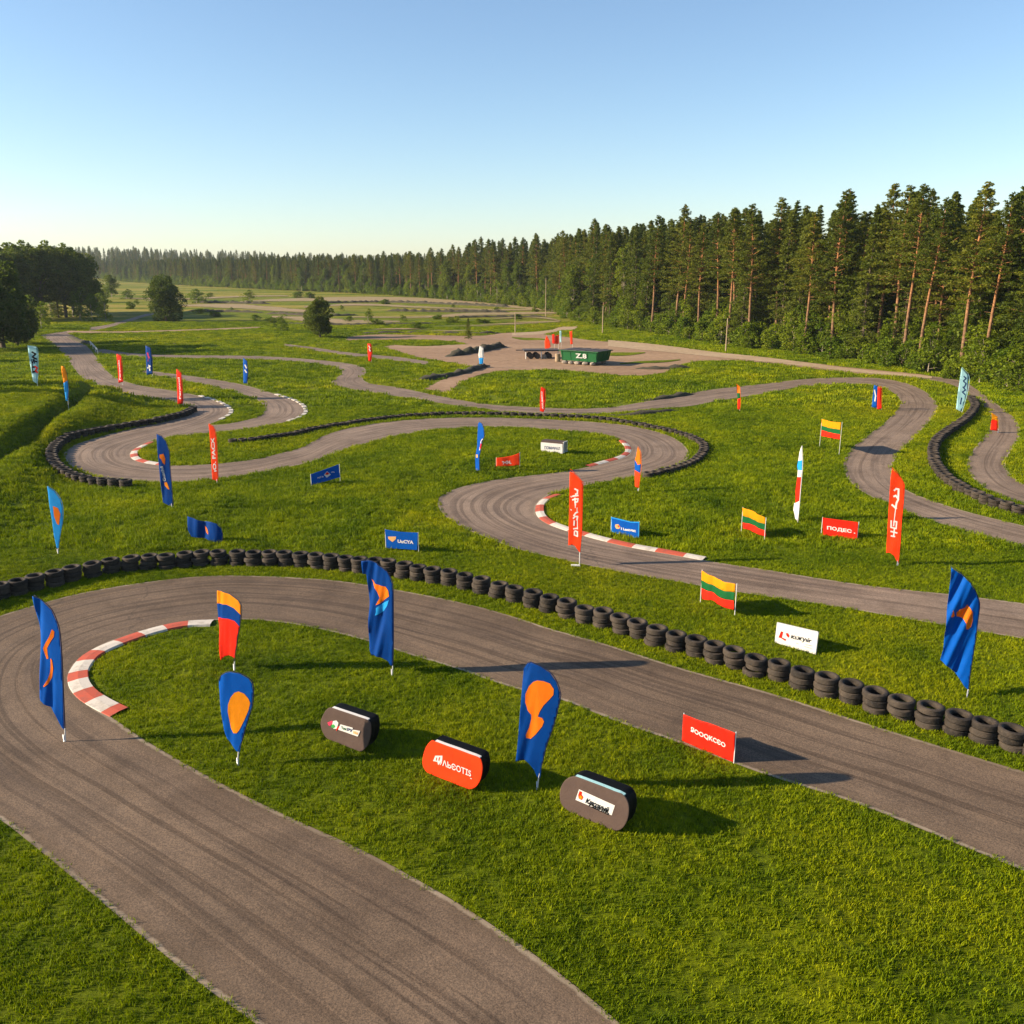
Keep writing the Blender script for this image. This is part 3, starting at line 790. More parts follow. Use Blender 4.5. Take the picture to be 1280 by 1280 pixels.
def decals(root, pl, wf, off, sc, sp, cell_m, y0=-0.006):
    cell = cell_m
    for k, (kind, *a) in enumerate(sp):
        dy = y0 - 0.003 * k
        if kind == 'poly':
            mk, pts = a
            bm, mats = poly_mesh([(mk, pts)], cell)
            to_plane(bm, pl, wf, off, sc, dy, 0, 0)
            finish(bm, 'emblem', mats, root)
        elif kind == 'stroke':
            mk, wd, lines = a
            bm = bmesh.new()
            for ln in lines:
                for q_, pg in enumerate(stroke(ln, wd)):
                    bm.faces.new([bm.verts.new((x, y, 0)) for x, y in pg])
            bmesh.ops.subdivide_edges(bm, edges=bm.edges[:], cuts=1, use_grid_fill=True)
            to_plane(bm, pl, wf, off, sc, dy, 0, 0)
            for q_, f in enumerate(bm.faces): pass
            # nudge overlapping strokes apart
            bm.verts.ensure_lookup_table()
            for q_ in range(len(bm.verts)): bm.verts[q_].co.y -= 0.0006 * ((q_ // 4) % 5) * 0
            finish(bm, 'lettering', [mk], root, False)
        elif kind == 'text':
            mk, txt, o, xv, yv = a[:5]
            V, Fc = text2d(txt, *(a[5:] or (0.02,)))
            bm = bmesh.new()
            vs = [bm.verts.new((o[0] + x * xv[0] + y * yv[0], o[1] + x * xv[1] + y * yv[1], 0)) for x, y in V]
            for f in Fc:
                try: bm.faces.new([vs[i] for i in f])
                except Exception: pass
            xs = [v.co.x for v in bm.verts]; ys = [v.co.y for v in bm.verts]
            if wf and cell:
                for ax, lo, hi in ((0, min(xs), max(xs)), (1, min(ys), max(ys))):
                    kk = int((hi - lo) / cell)
                    for i in range(1, kk + 1):
                        c = lo + (hi - lo) * i / (kk + 1)
                        bmesh.ops.bisect_plane(bm, geom=bm.verts[:] + bm.edges[:] + bm.faces[:], plane_co=(c, 0, 0) if ax == 0 else (0, c, 0), plane_no=(1, 0, 0) if ax == 0 else (0, 1, 0), dist=1e-5)
            to_plane(bm, pl, wf, off, sc, dy, 0, 0)
            finish(bm, 'lettering', [mk], root, False)
def feather(label, off, sc, polys, base, yaw, dec=(), pole=None, sgn=-1, amp=0.022, wl=0.42, cat='feather flag', group='feather flags on the grass', foot=True, polemat='pole_white', cellpx=None, name='feather_flag', rad=0.016, extra_poles=()):
    B = gp(off[0] + base[0] / sc, off[1] + base[1] / sc)
    pl = Plane(B, R(yaw))
    root = empty(name, B, R(yaw))
    tag(root, label, cat, group)
    sp_ = []
    wf = wavef(amp, wl, random.uniform(0, 6), 0.0, sgn) if amp else None
    dpx = B.length
    pxm = F / max(5, (B - camo.location).length) * sc          # zoom px per metre
    cell = 0.05 * pxm if cellpx is None else cellpx
    cell = max(cell, 6 if sc > 5 else 2)
    bm, mats = poly_mesh(polys, cell)
    to_plane(bm, pl, wf, off, sc, 0, 0, 0.004)
    finish(bm, 'fabric', mats, root)
    decals(root, pl, wf, off, sc, dec, cell)
    if pole:
        pts = [(0, 0, -0.15)] + [(lambda sz: (sz[0], 0.012, sz[1]))(pl.to(off[0] + x / sc, off[1] + y / sc)) for x, y in pole]
        mb = MB()
        q = spline(pts, 4)
        mb.tube(q, [rad * (1 - 0.55 * i / len(q)) for i in range(len(q))], 8)
        zf = min(p[1] for p in [pl.to(off[0] + x / sc, off[1] + y / sc) for _, q_ in polys for x, y in q_])
        for i_, f_ in enumerate(mb.f):
            if min(mb.v[k_][2] for k_ in f_) > zf: mb.m[i_] = 1
        mb.build('pole', [polemat, 'hem_dark' if polys[0][0] in ('blue', 'navy') else polys[0][0] if polys[0][0] not in ('amber',) else 'pole_dark'], root, smooth=True)
    if foot:
        mb = MB()
        mb.tube([(0, 0, -0.05), (0, 0, 0.20)], 0.017, 8)
        mb.build('ground_spike', ['metal'], root, smooth=True)
    return root, pl

Z = ['']
# --- large flags of the foreground
feather('tall blue feather flag with broken orange curve, standing on the asphalt of the front bend', (20, 730), 6.1,
        [('blue', [(132, 88), (210, 140), (270, 200), (310, 290), (330, 370), (345, 560), (355, 800), (366, 1112), (352, 1098), (300, 990), (260, 938), (195, 885), (190, 860), (175, 560), (155, 300)])],
        (370, 1205), -14,
        [('poly', 'orange', [(275, 345), (293, 362), (289, 402), (268, 432), (234, 490), (238, 540), (245, 568), (230, 575), (214, 530), (203, 492), (222, 450), (252, 405)]),
         ('poly', 'orange', [(262, 565), (275, 580), (284, 640), (272, 710), (246, 762), (215, 785), (212, 775), (240, 730), (256, 680), (262, 630)])],
        [(370, 1100), (358, 800), (348, 560), (333, 370), (312, 288), (272, 198), (212, 138), (134, 86)], amp=0.03)
feather('small flag of amber, blue and red bands near the infield tip', (250, 730), 5.444,
        [('amber', [(122, 42), (200, 70), (260, 115), (278, 150), (278, 212), (230, 165), (180, 140), (118, 132)]),
         ('navy', [(118, 132), (180, 140), (230, 165), (278, 212), (269, 290), (235, 252), (190, 236), (118, 230)]),
         ('red', [(118, 230), (190, 236), (235, 252), (269, 290), (255, 350), (245, 430), (238, 508), (220, 495), (190, 488), (155, 500), (135, 522), (125, 400)])],
        (233, 588), -28, (), [(234, 500), (246, 430), (257, 350), (270, 288), (280, 212), (280, 150), (261, 114), (200, 68), (124, 40)], amp=0.02)
feather('teardrop blue flag with one large amber oval on the left of the infield', (250, 730), 5.444,
        [('blue', [(205, 600), (270, 612), (330, 645), (355, 680), (360, 740), (352, 830), (330, 900), (300, 1000), (285, 1060), (270, 1145), (250, 1140), (215, 1100), (180, 1060), (160, 1000), (145, 900), (132, 800), (124, 700), (125, 660), (145, 625), (175, 605)])],
        (258, 1235), -15,
        [('poly', 'amber', [(262, 730), (300, 745), (330, 780), (342, 810), (330, 860), (300, 930), (270, 990), (250, 1015), (225, 1015), (208, 985), (200, 930), (190, 870), (192, 820), (210, 770), (235, 740)])],
        [(260, 1140), (288, 1060), (303, 1000), (333, 900), (355, 830), (363, 740), (358, 680), (332, 643), (270, 610), (205, 598), (173, 603), (143, 624), (123, 660)], amp=0.02)
feather('tall blue feather flag with orange arrowhead over a light blue crescent', (440, 695), 8.533,
        [('navy', [(105, 50), (180, 48), (250, 75), (310, 120), (370, 170), (405, 230), (428, 300), (436, 400), (438, 700), (438, 900), (433, 1170), (415, 1170), (390, 1130), (330, 1085), (260, 1055), (210, 1055), (185, 1000), (178, 800), (165, 500), (155, 300), (145, 200), (115, 190)])],
        (425, 1275), -24,
        [('poly', 'orange', [(190, 255), (235, 295), (290, 315), (350, 330), (385, 370), (395, 430), (350, 460), (300, 505), (245, 530), (270, 485), (290, 450), (260, 385), (215, 310)]),
         ('poly', 'sky', [(395, 470), (375, 530), (330, 590), (280, 625), (238, 640), (250, 600), (248, 560), (300, 522), (350, 492)])],
        [(433, 1170), (440, 900), (440, 700), (438, 400), (431, 298), (408, 228), (372, 168), (312, 118), (251, 72), (180, 45), (107, 47)], amp=0.03)
feather('tall blue feather flag with orange blot and dot at the right edge', (1170, 700), 7.11,
        [('blue', [(130, 55), (220, 120), (300, 195), (350, 280), (380, 360), (385, 420), (370, 540), (350, 700), (325, 860), (305, 980), (295, 1060), (290, 1155), (260, 1135), (210, 1060), (140, 980), (90, 940), (42, 905), (70, 800), (80, 640), (100, 400), (115, 240), (125, 150)])],
        (275, 1220), -18,
        [('poly', 'orange', [(180, 460), (210, 430), (260, 422), (275, 395), (300, 420), (325, 460), (325, 530), (310, 590), (285, 615), (265, 610), (265, 560), (245, 525), (210, 505), (180, 495)]),
         ('poly', 'orange', [(147, 430), (165, 490), (150, 500), (130, 495)])],
        [(288, 1150), (298, 1060), (308, 980), (328, 860), (353, 700), (373, 540), (388, 420), (383, 360), (353, 280), (302, 193), (222, 118), (131, 53)], amp=0.04, wl=0.36)
feather('dark blue teardrop flag with two joined orange blobs, behind the brown oval stand', (640, 820), 5.688,
        [('navy', [(130, 45), (200, 75), (270, 120), (315, 185), (340, 260), (338, 310), (310, 430), (280, 530), (240, 640), (220, 730), (200, 870), (180, 865), (160, 810), (120, 760), (85, 740), (32, 740), (40, 650), (50, 500), (60, 350), (65, 200), (75, 100), (100, 65)])],
        (178, 950), -22,
        [('poly', 'orange', [(180, 173), (225, 178), (270, 195), (297, 235), (295, 275), (265, 310), (225, 350), (197, 395), (183, 430), (215, 440), (228, 465), (215, 500), (170, 555), (130, 592), (100, 585), (98, 560), (120, 510), (135, 450), (135, 420), (110, 390), (92, 330), (95, 270), (120, 215), (150, 185)])],
        [(188, 870), (222, 730), (243, 640), (283, 530), (313, 430), (341, 310), (343, 260), (318, 184), (272, 118), (201, 73), (130, 43), (99, 63), (73, 100)], amp=0.022)
# --- red feather flags in the middle
feather('tall scarlet feather flag with white squiggle lettering, right of the red board', (1015, 580), 9.846,
        [('scarlet', [(985, 60), (1060, 120), (1130, 240), (1135, 280), (1125, 450), (1100, 700), (1085, 950), (1065, 1220), (1045, 1200), (1010, 1130), (960, 1090), (912, 1095), (925, 850), (940, 600), (955, 350), (970, 150)])],
        (1048, 1250), -24,
        [('stroke', 'white', 22, [[(1015, 325), (1035, 305), (1066, 312), (1064, 360), (1060, 440), (1040, 480), (1030, 545)], [(1008, 400), (1030, 390), (1058, 425)], [(985, 505), (1005, 520), (1035, 548)]]),
         ('stroke', 'white', 11, [[(1030, 545), (1020, 620), (1012, 700)]]),
         ('stroke', 'white', 18, [[(975, 700), (972, 780), (1035, 795), (1042, 712), (1010, 705), (1005, 760)], [(972, 830), (1045, 848)], [(1015, 790), (1005, 885)], [(975, 885), (1018, 892)]])],
        [(1062, 1215), (1088, 950), (1103, 700), (1128, 450), (1138, 280), (1133, 240), (1062, 118), (985, 45)], amp=0.012, wl=0.8, rad=0.02)
feather('tall scarlet feather flag with white squiggle lettering at the edge of the middle bend', (690, 580), 9.143,
        [('scarlet', [(205, 85), (250, 100), (340, 200), (350, 240), (342, 600), (335, 800), (322, 1015), (300, 990), (260, 935), (230, 925), (185, 930), (190, 750), (195, 400), (200, 200)])],
        (315, 1165), -22,
        [('stroke', 'white', 17, [[(262, 285), (293, 300), (290, 340), (270, 345)], [(235, 370), (250, 365), (298, 360)], [(235, 410), (270, 400), (298, 398), (292, 430), (262, 440)], [(262, 390), (268, 470)], [(250, 590), (270, 560), (292, 550)], [(245, 620), (265, 600), (292, 600), (285, 640)]]),
         ('stroke', 'white', 8, [[(268, 440), (266, 500)], [(287, 500), (287, 550)], [(290, 640), (290, 745)]]),
         ('stroke', 'white', 17, [[(255, 650), (252, 700)], [(248, 740), (292, 735)], [(257, 770), (256, 812), (290, 826), (290, 775), (262, 765)]]),
         ('stroke', 'white', 10, [[(216, 368), (222, 380)], [(214, 520), (222, 528)]])],
        [(318, 1010), (338, 800), (345, 600), (353, 240), (343, 198), (252, 96), (207, 60)], amp=0.012, wl=0.8, rad=0.02)
# --- flags around the left hairpin
r, pl = feather('blue feather flag with two orange emblems and white lettering, right of the left hairpin', (180, 520), 7.527,
        [('navy', [(115, 170), (165, 190), (205, 240), (225, 300), (235, 330), (245, 500), (258, 650), (272, 845), (255, 855), (220, 835), (175, 815), (160, 650), (140, 430), (125, 280)])],
        (263, 862), -10,
        [('poly', 'orange', [(150, 362), (185, 355), (200, 400), (197, 458), (178, 440), (168, 410), (150, 390)]), ('poly', 'amber', [(190, 628), (213, 620), (226, 650), (240, 690), (225, 688), (196, 655)]),
         ('text', 'white', 'Guaciul', (208, 612), (-26, -140), (-24, 4), 0.03)],
        [(266, 850), (275, 845), (261, 650), (248, 500), (238, 330), (228, 300), (207, 238), (167, 188), (116, 168)], amp=0.012, wl=0.6)
feather('slim red feather flag with white vertical lettering beside the left hairpin', (180, 520), 7.527,
        [('scarlet', [(607, 75), (650, 95), (668, 130), (680, 200), (690, 400), (695, 570), (688, 620), (675, 605), (645, 600), (635, 480), (625, 300), (615, 150)])],
        (688, 628), -12,
        [('text', 'white', 'ıO. FACX', (683, 522), (-22, -320), (-32, 2), 0.03)],
        [(690, 615), (697, 570), (693, 400), (683, 200), (671, 130), (652, 93), (608, 68)], amp=0.01, wl=0.7)
feather('small drooping blue flag with tiny orange flash, low over the grass', (180, 520), 7.527,
        [('navy', [(425, 935), (500, 960), (570, 990), (640, 990), (690, 1010), (725, 1060), (738, 1120), (730, 1190), (690, 1185), (600, 1155), (520, 1140), (465, 1130), (435, 1060), (428, 990)])],
        (733, 1195), -20, [('poly', 'orange', [(575, 1030), (595, 1050), (615, 1085), (615, 1110), (588, 1088)])],
        [(738, 1120), (726, 1058), (700, 1015)], amp=0.05, wl=0.9, cat='flag', group='small flags on the grass', name='flag', polemat='pole_dark', foot=False)
feather('light blue feather flag with orange drop, on the grass at the left edge', (0, 500), 4,
        [('sky', [(235, 433), (270, 455), (300, 495), (312, 540), (312, 600), (300, 660), (290, 745), (284, 740), (270, 680), (260, 600), (245, 520)])],
        (290, 768), -8, [('poly', 'orange', [(265, 530), (290, 540), (302, 570), (295, 625), (285, 620), (270, 580)])],
        [(291, 740), (302, 660), (313, 600), (314, 540), (302, 494), (271, 453), (236, 431)], amp=0.02)
# --- far left
def far_flag(label, pts, base, polys=None, col='red', dec=(), yaw=-20, pole=None, off=(0, 210), sc=4, **kw):
    pl_ = polys or [(col, pts)]
    xs = [p for _, q in pl_ for p in q]
    if pole is None:
        top = min(xs, key=lambda p: p[1]); right = [p for p in xs if p[0] >= np.median([q[0] for q in xs])]
        right = sorted(right, key=lambda p: -p[1])
        pole = [(p[0] + 1, p[1]) for p in right if p[1] < base[1] - 4] + [top]
    return feather(label, off, sc, pl_, base, yaw, dec, pole, amp=kw.pop('amp', 0.01), wl=0.8, cellpx=kw.pop('cellpx', 12), rad=0.022, **kw)
far_flag('pale blue feather flag with black and red lettering at the far left', [(138, 888), (180, 895), (190, 930), (190, 1000), (186, 1080), (165, 1065), (150, 980)], (187, 1092), col='pale', yaw=-5,
         dec=[('stroke', 'black', 8, [[(160, 920), (178, 930), (162, 945), (182, 955)], [(170, 965), (184, 968)]]), ('text', 'black', 'ITS', (180, 1022), (-6, -70), (-18, 2), 0.04), ('stroke', 'red', 8, [[(176, 992), (186, 1000), (178, 1012), (187, 1022)]])])
far_flag('slim feather flag with amber top and light blue tail on the grassy bank', None, (342, 1195),
         [('amber', [(305, 990), (320, 992), (332, 1020), (338, 1062), (318, 1075), (308, 1020)]), ('sky', [(318, 1075), (338, 1062), (343, 1110), (339, 1165), (330, 1165), (322, 1110)])], yaw=0,
         pole=[(340, 1165), (345, 1110), (340, 1062), (334, 1020), (321, 990)])
far_flag('red feather flag with white lettering beside the far left track, the farther of two', [(583, 930), (605, 940), (612, 1000), (614, 1070), (592, 1075), (588, 1000)], (612, 1085),
         dec=[('text', 'white', 'Ferovalo', (604, 1060), (-7, -100), (-8, 0), 0.03)])
far_flag('red feather flag with white lettering beside the far left track, the nearer of two', [(882, 1005), (905, 1025), (912, 1100), (915, 1182), (888, 1180), (885, 1100)], (914, 1190),
         dec=[('text', 'white', 'Ferovol', (905, 1155), (-7, -108), (-9, 0), 0.03)])
far_flag('blue feather flag with pink and white marks at the far left', [(728, 888), (752, 900), (762, 960), (762, 1030), (733, 1035), (730, 960)], (761, 1042), col='navy',
         dec=[('stroke', 'pink', 7, [[(738, 925), (745, 950), (742, 965)]]), ('stroke', 'white', 7, [[(738, 1000), (750, 990)], [(744, 985), (748, 1012)]])])
far_flag('blue feather flag with small white marks on the lawn left of the middle', [(1215, 950), (1235, 965), (1240, 1020), (1235, 1078), (1218, 1075), (1216, 1010)], (1237, 1086), col='blue',
         dec=[('stroke', 'white', 6, [[(1225, 985), (1232, 1000)], [(1224, 1010), (1232, 1022)]])])
far_flag('small red feather flag with pale top by the dirt tracks', [(558, 878), (575, 880), (580, 920), (575, 968), (562, 965), (558, 920)], (576, 975), off=(320, 210),
         dec=[('stroke', 'white', 5, [[(565, 890), (570, 900)], [(566, 905), (571, 915)]])])
far_flag('small feather flag with white top and blue bottom beside the dirt path', None, (1132, 1000),
         [('white', [(1118, 890), (1135, 900), (1138, 950), (1114, 950), (1112, 930)]), ('sky', [(1114, 950), (1138, 950), (1136, 975), (1130, 990), (1118, 985)])], off=(320, 210))
far_flag('red feather flag with white lettering between the two back tracks', [(145, 1095), (165, 1105), (166, 1160), (160, 1222), (140, 1215), (140, 1150)], (161, 1228), off=(640, 210),
         dec=[('text', 'white', 'ANUMERO', (158, 1205), (-6, -88), (-8, 0), 0.03)])
far_flag('slim feather flag with orange top, green middle and red bottom by the back track', None, (1137, 1218),
         [('orange', [(1122, 1080), (1138, 1095), (1140, 1125), (1124, 1125)]), ('green', [(1124, 1125), (1140, 1125), (1142, 1150), (1127, 1155)]), ('red', [(1127, 1155), (1142, 1150), (1142, 1180), (1138, 1210), (1128, 1205)])], off=(640, 210), yaw=-40)
far_flag('blue feather flag standing against a red one inside the right bend', [(530, 1085), (548, 1090), (545, 1200), (518, 1195)], (544, 1208), col='blue', off=(960, 210), yaw=-30,
         dec=[('stroke', 'white', 6, [[(532, 1110), (538, 1140), (534, 1165)]])])
far_flag('red feather flag standing against a blue one inside the right bend', [(549, 1095), (568, 1100), (566, 1205), (545, 1210)], (566, 1214), off=(960, 210), yaw=-30)
far_flag('pale blue feather flag with dark blue script near the forest at the right', [(968, 998), (1003, 1040), (998, 1110), (975, 1195), (965, 1218), (940, 1205), (950, 1120), (962, 1040)], (966, 1226), col='pale', off=(960, 210), yaw=-15,
         pole=[(978, 1195), (1001, 1110), (1006, 1040), (969, 996)],
         dec=[('stroke', 'dblue', 6, [[(980, 1042), (990, 1052), (977, 1065), (990, 1078), (982, 1095)], [(975, 1095), (987, 1110), (972, 1120), (984, 1132)], [(968, 1150), (962, 1180)]])])
far_flag('small flag with yellow top and dark red body at the right edge', None, (1149, 165),
         [('yellow', [(1118, 65), (1148, 85), (1149, 102), (1120, 96)]), ('red', [(1120, 96), (1149, 102), (1150, 155), (1112, 150), (1116, 110)])], off=(960, 500), name='flag', cat='flag', group='small flags on the grass')
far_flag('narrow white feather flag with blue and red patches, seen almost edge on', None, (147, 614),
         [('white', [(168, 230), (171, 300), (150, 305), (158, 262)]), ('sky', [(150, 305), (171, 300), (170, 352), (148, 350), (144, 330)]), ('white', [(148, 350), (170, 352), (165, 385), (146, 385)]),
          ('red', [(146, 385), (165, 385), (162, 430), (156, 505), (136, 515), (137, 450)]), ('white', [(136, 515), (156, 505), (150, 590), (146, 605), (138, 595), (126, 550), (130, 515)])], off=(960, 500), yaw=-76,
         pole=[(150, 590), (158, 505), (164, 430), (171, 350), (173, 300), (169, 228)])
feather('narrow blue feather flag with red and white mark, left of the small scarlet banner', (580, 520), 9.143,
        [('blue', [(160, 90), (175, 68), (205, 90), (225, 150), (230, 230), (205, 290), (190, 380), (172, 470), (175, 620), (130, 630), (130, 470), (150, 350), (155, 200)])],
        (150, 636), -45, [('stroke', 'white', 8, [[(212, 262), (196, 285), (190, 310)], [(182, 360), (178, 390)]]), ('stroke', 'red', 12, [[(196, 320), (186, 370)]]), ('poly', 'peach', [(138, 440), (158, 440), (158, 475), (140, 475)])],
        [(178, 620), (175, 470), (193, 380), (208, 290), (233, 230), (227, 150), (206, 88), (175, 66)], amp=0.015)
feather('narrow feather flag with orange top, blue middle and red foot inside the middle bend', (640, 500), 4,
        [('orange', [(628, 235), (642, 260), (645, 320), (628, 325), (613, 300), (620, 280)]), ('blue', [(613, 300), (628, 325), (645, 320), (640, 365), (612, 350)]), ('scarlet', [(612, 350), (640, 365), (638, 400), (632, 440), (615, 432)])],
        (628, 462), -45, (), [(634, 440), (642, 380), (647, 320), (644, 260), (629, 232)], amp=0.012, cellpx=10)

# --- boards and panels standing between two stakes
def panel(label, off, sc, g_l, g_r, polys, dec=(), amp=0.0, name='banner', cat='banner', group='rectangular banners on the grass', posts=True, postm='pole_white', ph=None, thick=0.02, wl=1.2):
    A = gp(off[0] + g_l[0] / sc, off[1] + g_l[1] / sc); C = gp(off[0] + g_r[0] / sc, off[1] + g_r[1] / sc)
    a = math.atan2(C.y - A.y, C.x - A.x)
    pl = Plane(A, a)
    root = empty(name, A, a)
    tag(root, label, cat, group)
    wf = wavef(amp, wl, random.uniform(0, 6), 0.0, 1, 0.9) if amp else None
    pxm = F / (A - camo.location).length * sc
    cell = 0.08 * pxm if amp else 0
    bm, mats = poly_mesh(polys, cell)
    to_plane(bm, pl, wf, off, sc, 0, 0, thick if not amp else 0.005)
    finish(bm, 'fabric', mats, root, bool(amp))
    decals(root, pl, wf, off, sc, dec, cell, -0.006)
    if posts:
        L = (C - A).length
        allp = [pl.to(off[0] + x / sc, off[1] + y / sc) for _, q in polys for x, y in q]
        for s in (min(p[0] for p in allp), max(p[0] for p in allp)):
            near_ = [p[1] for p in allp if abs(p[0] - s) < 0.25 * L]
            mb = MB().tube([(s, 0.03, -0.15), (s, 0.03, max(near_) + 0.02)], 0.011, 8)
            mb.build('post', [postm], root, smooth=True)
    return root, pl
panel('blue banner with red and white peak emblem between white words, slanting up to the right', (380, 570), 8, (78, 298), (360, 262),
      [('blue', [(68, 185), (345, 85), (362, 210), (80, 292)])],
      [('poly', 'white', [(230, 152), (268, 186), (228, 216), (200, 188)]), ('poly', 'red', [(230, 158), (256, 178), (232, 190), (208, 184)]), ('text', 'white', 'mуl lıı', (135, 230), (60, -14), (-2, -22), 0.03), ('stroke', 'white', 6, [[(275, 162), (288, 158), (303, 162)]])], posts=True)
panel('blue banner with peach gem emblem and white word, just behind the tyre row', (380, 570), 8, (825, 935), (1130, 962),
      [('blue', [(808, 735), (870, 745), (970, 760), (1138, 768), (1130, 940), (1000, 930), (900, 925), (825, 920)])],
      [('poly', 'peach', [(840, 805), (920, 805), (918, 830), (885, 860), (845, 830)]), ('text', 'white', 'UuCYA', (937, 868), (158, 12), (0, -34), 0.04)])
panel('small scarlet banner with short white word and curved top edge', (580, 520), 9.143, (372, 588), (637, 602),
      [('scarlet', [(368, 478), (450, 470), (540, 455), (600, 435), (637, 418), (635, 560), (540, 570), (450, 578), (368, 580)])],
      [('text', 'white', "'ЖИ,", (435, 558), (105, -8), (0, -42), 0.04)], amp=0.010)
panel('blue banner with pale round emblem and white word, inside the middle bend by the kerb', (690, 580), 9.143, (680, 790), (990, 850),
      [('sky', [(675, 605), (800, 635), (900, 660), (995, 662), (990, 845), (930, 840), (840, 825), (740, 795), (680, 770)]), ],
      [('poly', 'blue', [(685, 618), (800, 646), (900, 670), (986, 672), (981, 836), (930, 830), (840, 815), (740, 785), (688, 762)]), ('poly', 'peach', [(725, 690), (760, 688), (780, 718), (768, 742), (735, 738), (722, 715)]), ('poly', 'scarlet', [(745, 705), (765, 700), (778, 715), (760, 722)]),
       ('text', 'white', 'l Lacινια', (792, 752), (170, 28), (-3, -30), 0.05)])
panel('red board with white word, left of the tall scarlet feather flag', (1015, 580), 9.846, (135, 880), (553, 942),
      [('red', [(130, 660), (560, 715), (565, 750), (553, 930), (400, 915), (135, 870)])],
      [('text', 'white', 'ПОДЕС', (185, 812), (305, 46), (0, -52), 0.04), ('stroke', 'white', 10, [[(520, 848), (528, 852)]])])
panel('white board with red emblem and black slanted lettering beyond the tyre row', (960, 770), 18.29, (150, 612), (1085, 888),
      [('white', [(205, 150), (1130, 365), (1150, 385), (1085, 880), (150, 605)])],
      [('poly', 'red', [(300, 345), (350, 365), (318, 490), (415, 530), (400, 570), (300, 505), (240, 490)]), ('poly', 'red', [(405, 390), (460, 390), (490, 450), (470, 495), (430, 450)]),
       ('text', 'black', 'кsжуıír', (520, 535), (470, 110), (10, -125), 0.01, 0.2), ('stroke', 'black', 6, [[(640, 610), (700, 640)], [(830, 690), (1000, 740)], [(860, 650), (1010, 680)]])],
      posts=False, thick=0.05)
panel('red banner with white word on the edge of the front track, casting a dark shadow', (840, 880), 14.22, (175, 668), (1085, 1062),
      [('red', [(200, 180), (660, 345), (1125, 515), (1105, 800), (1085, 1055), (620, 855), (175, 655), (188, 400)])],
      [('text', 'white', 'ЯOOQKCЄO', (330, 500), (610, 300), (5, -105), 0.03)], amp=0.012)
panel('white box stand with grey word on the lawn right of the small scarlet banner', (580, 520), 9.143, (878, 408), (1125, 442),
      [('white', [(878, 300), (1125, 322), (1125, 440), (878, 403)])],
      [('text', 'dblue', 'ПОМИИАЛ', (920, 378), (178, 14), (0, -36), 0.02)], posts=False, name='box_stand', cat='display stand', thick=0.03)
bs = bpy.data.objects[-1] if False else [o for o in bpy.data.objects if o.name.startswith('box_stand')][0]
mb = MB().box(0.02, 1.45, 0.035, 0.62, 0.02, 0.70, 0)
mb.build('body', ['brown'], bs)
mb = MB()
for z0 in (0.04, 0.66): mb.box(1.45, 1.475, 0.03, 0.63, z0, z0 + 0.05, 0)
for y0 in (0.03, 0.2, 0.4, 0.58): mb.box(1.476, 1.495, y0, y0 + 0.05, 0.04, 0.71, 0)
mb.build('end_frame', ['white'], bs)
GR = 'tricolour flags on two poles'
def tri(label, off, sc, g_l, g_r, Yp, Gp, Rp):
    return panel(label, off, sc, g_l, g_r, [('yellow', Yp), ('green', Gp), ('red', Rp)], (), amp=0.03, name='tricolour_flag', cat='flag', group=GR, postm='pole_white', wl=0.9)
tri('yellow, green and red striped flag nearest the camera, above the white board', (640, 500), 4, (950, 1020), (1108, 1082),
    [(948, 852), (1000, 880), (1060, 905), (1117, 920), (1115, 962), (1060, 950), (1000, 923), (946, 900)], [(946, 900), (1000, 923), (1060, 950), (1115, 962), (1110, 1003), (1050, 987), (1000, 958), (946, 940)], [(946, 940), (1000, 958), (1050, 987), (1110, 1003), (1112, 1050), (1060, 1030), (1000, 1000), (950, 995)])
tri('yellow, green and red striped flag left of the narrow white feather flag', (640, 500), 4, (1153, 660), (1262, 702),
    [(1152, 538), (1200, 555), (1262, 588), (1260, 622), (1200, 598), (1153, 578)], [(1153, 578), (1200, 598), (1260, 622), (1258, 655), (1207, 628), (1153, 612)], [(1153, 612), (1207, 628), (1258, 655), (1260, 685), (1200, 660), (1155, 642)])
tri('farthest yellow, green and red striped flag, left of the right bend', (960, 500), 4, (285, 248), (358, 280),
    [(268, 95), (320, 108), (368, 112), (365, 148), (310, 140), (268, 128)], [(268, 128), (310, 140), (365, 148), (362, 172), (310, 162), (268, 150)], [(268, 150), (310, 162), (362, 172), (360, 198), (320, 190), (266, 180)])

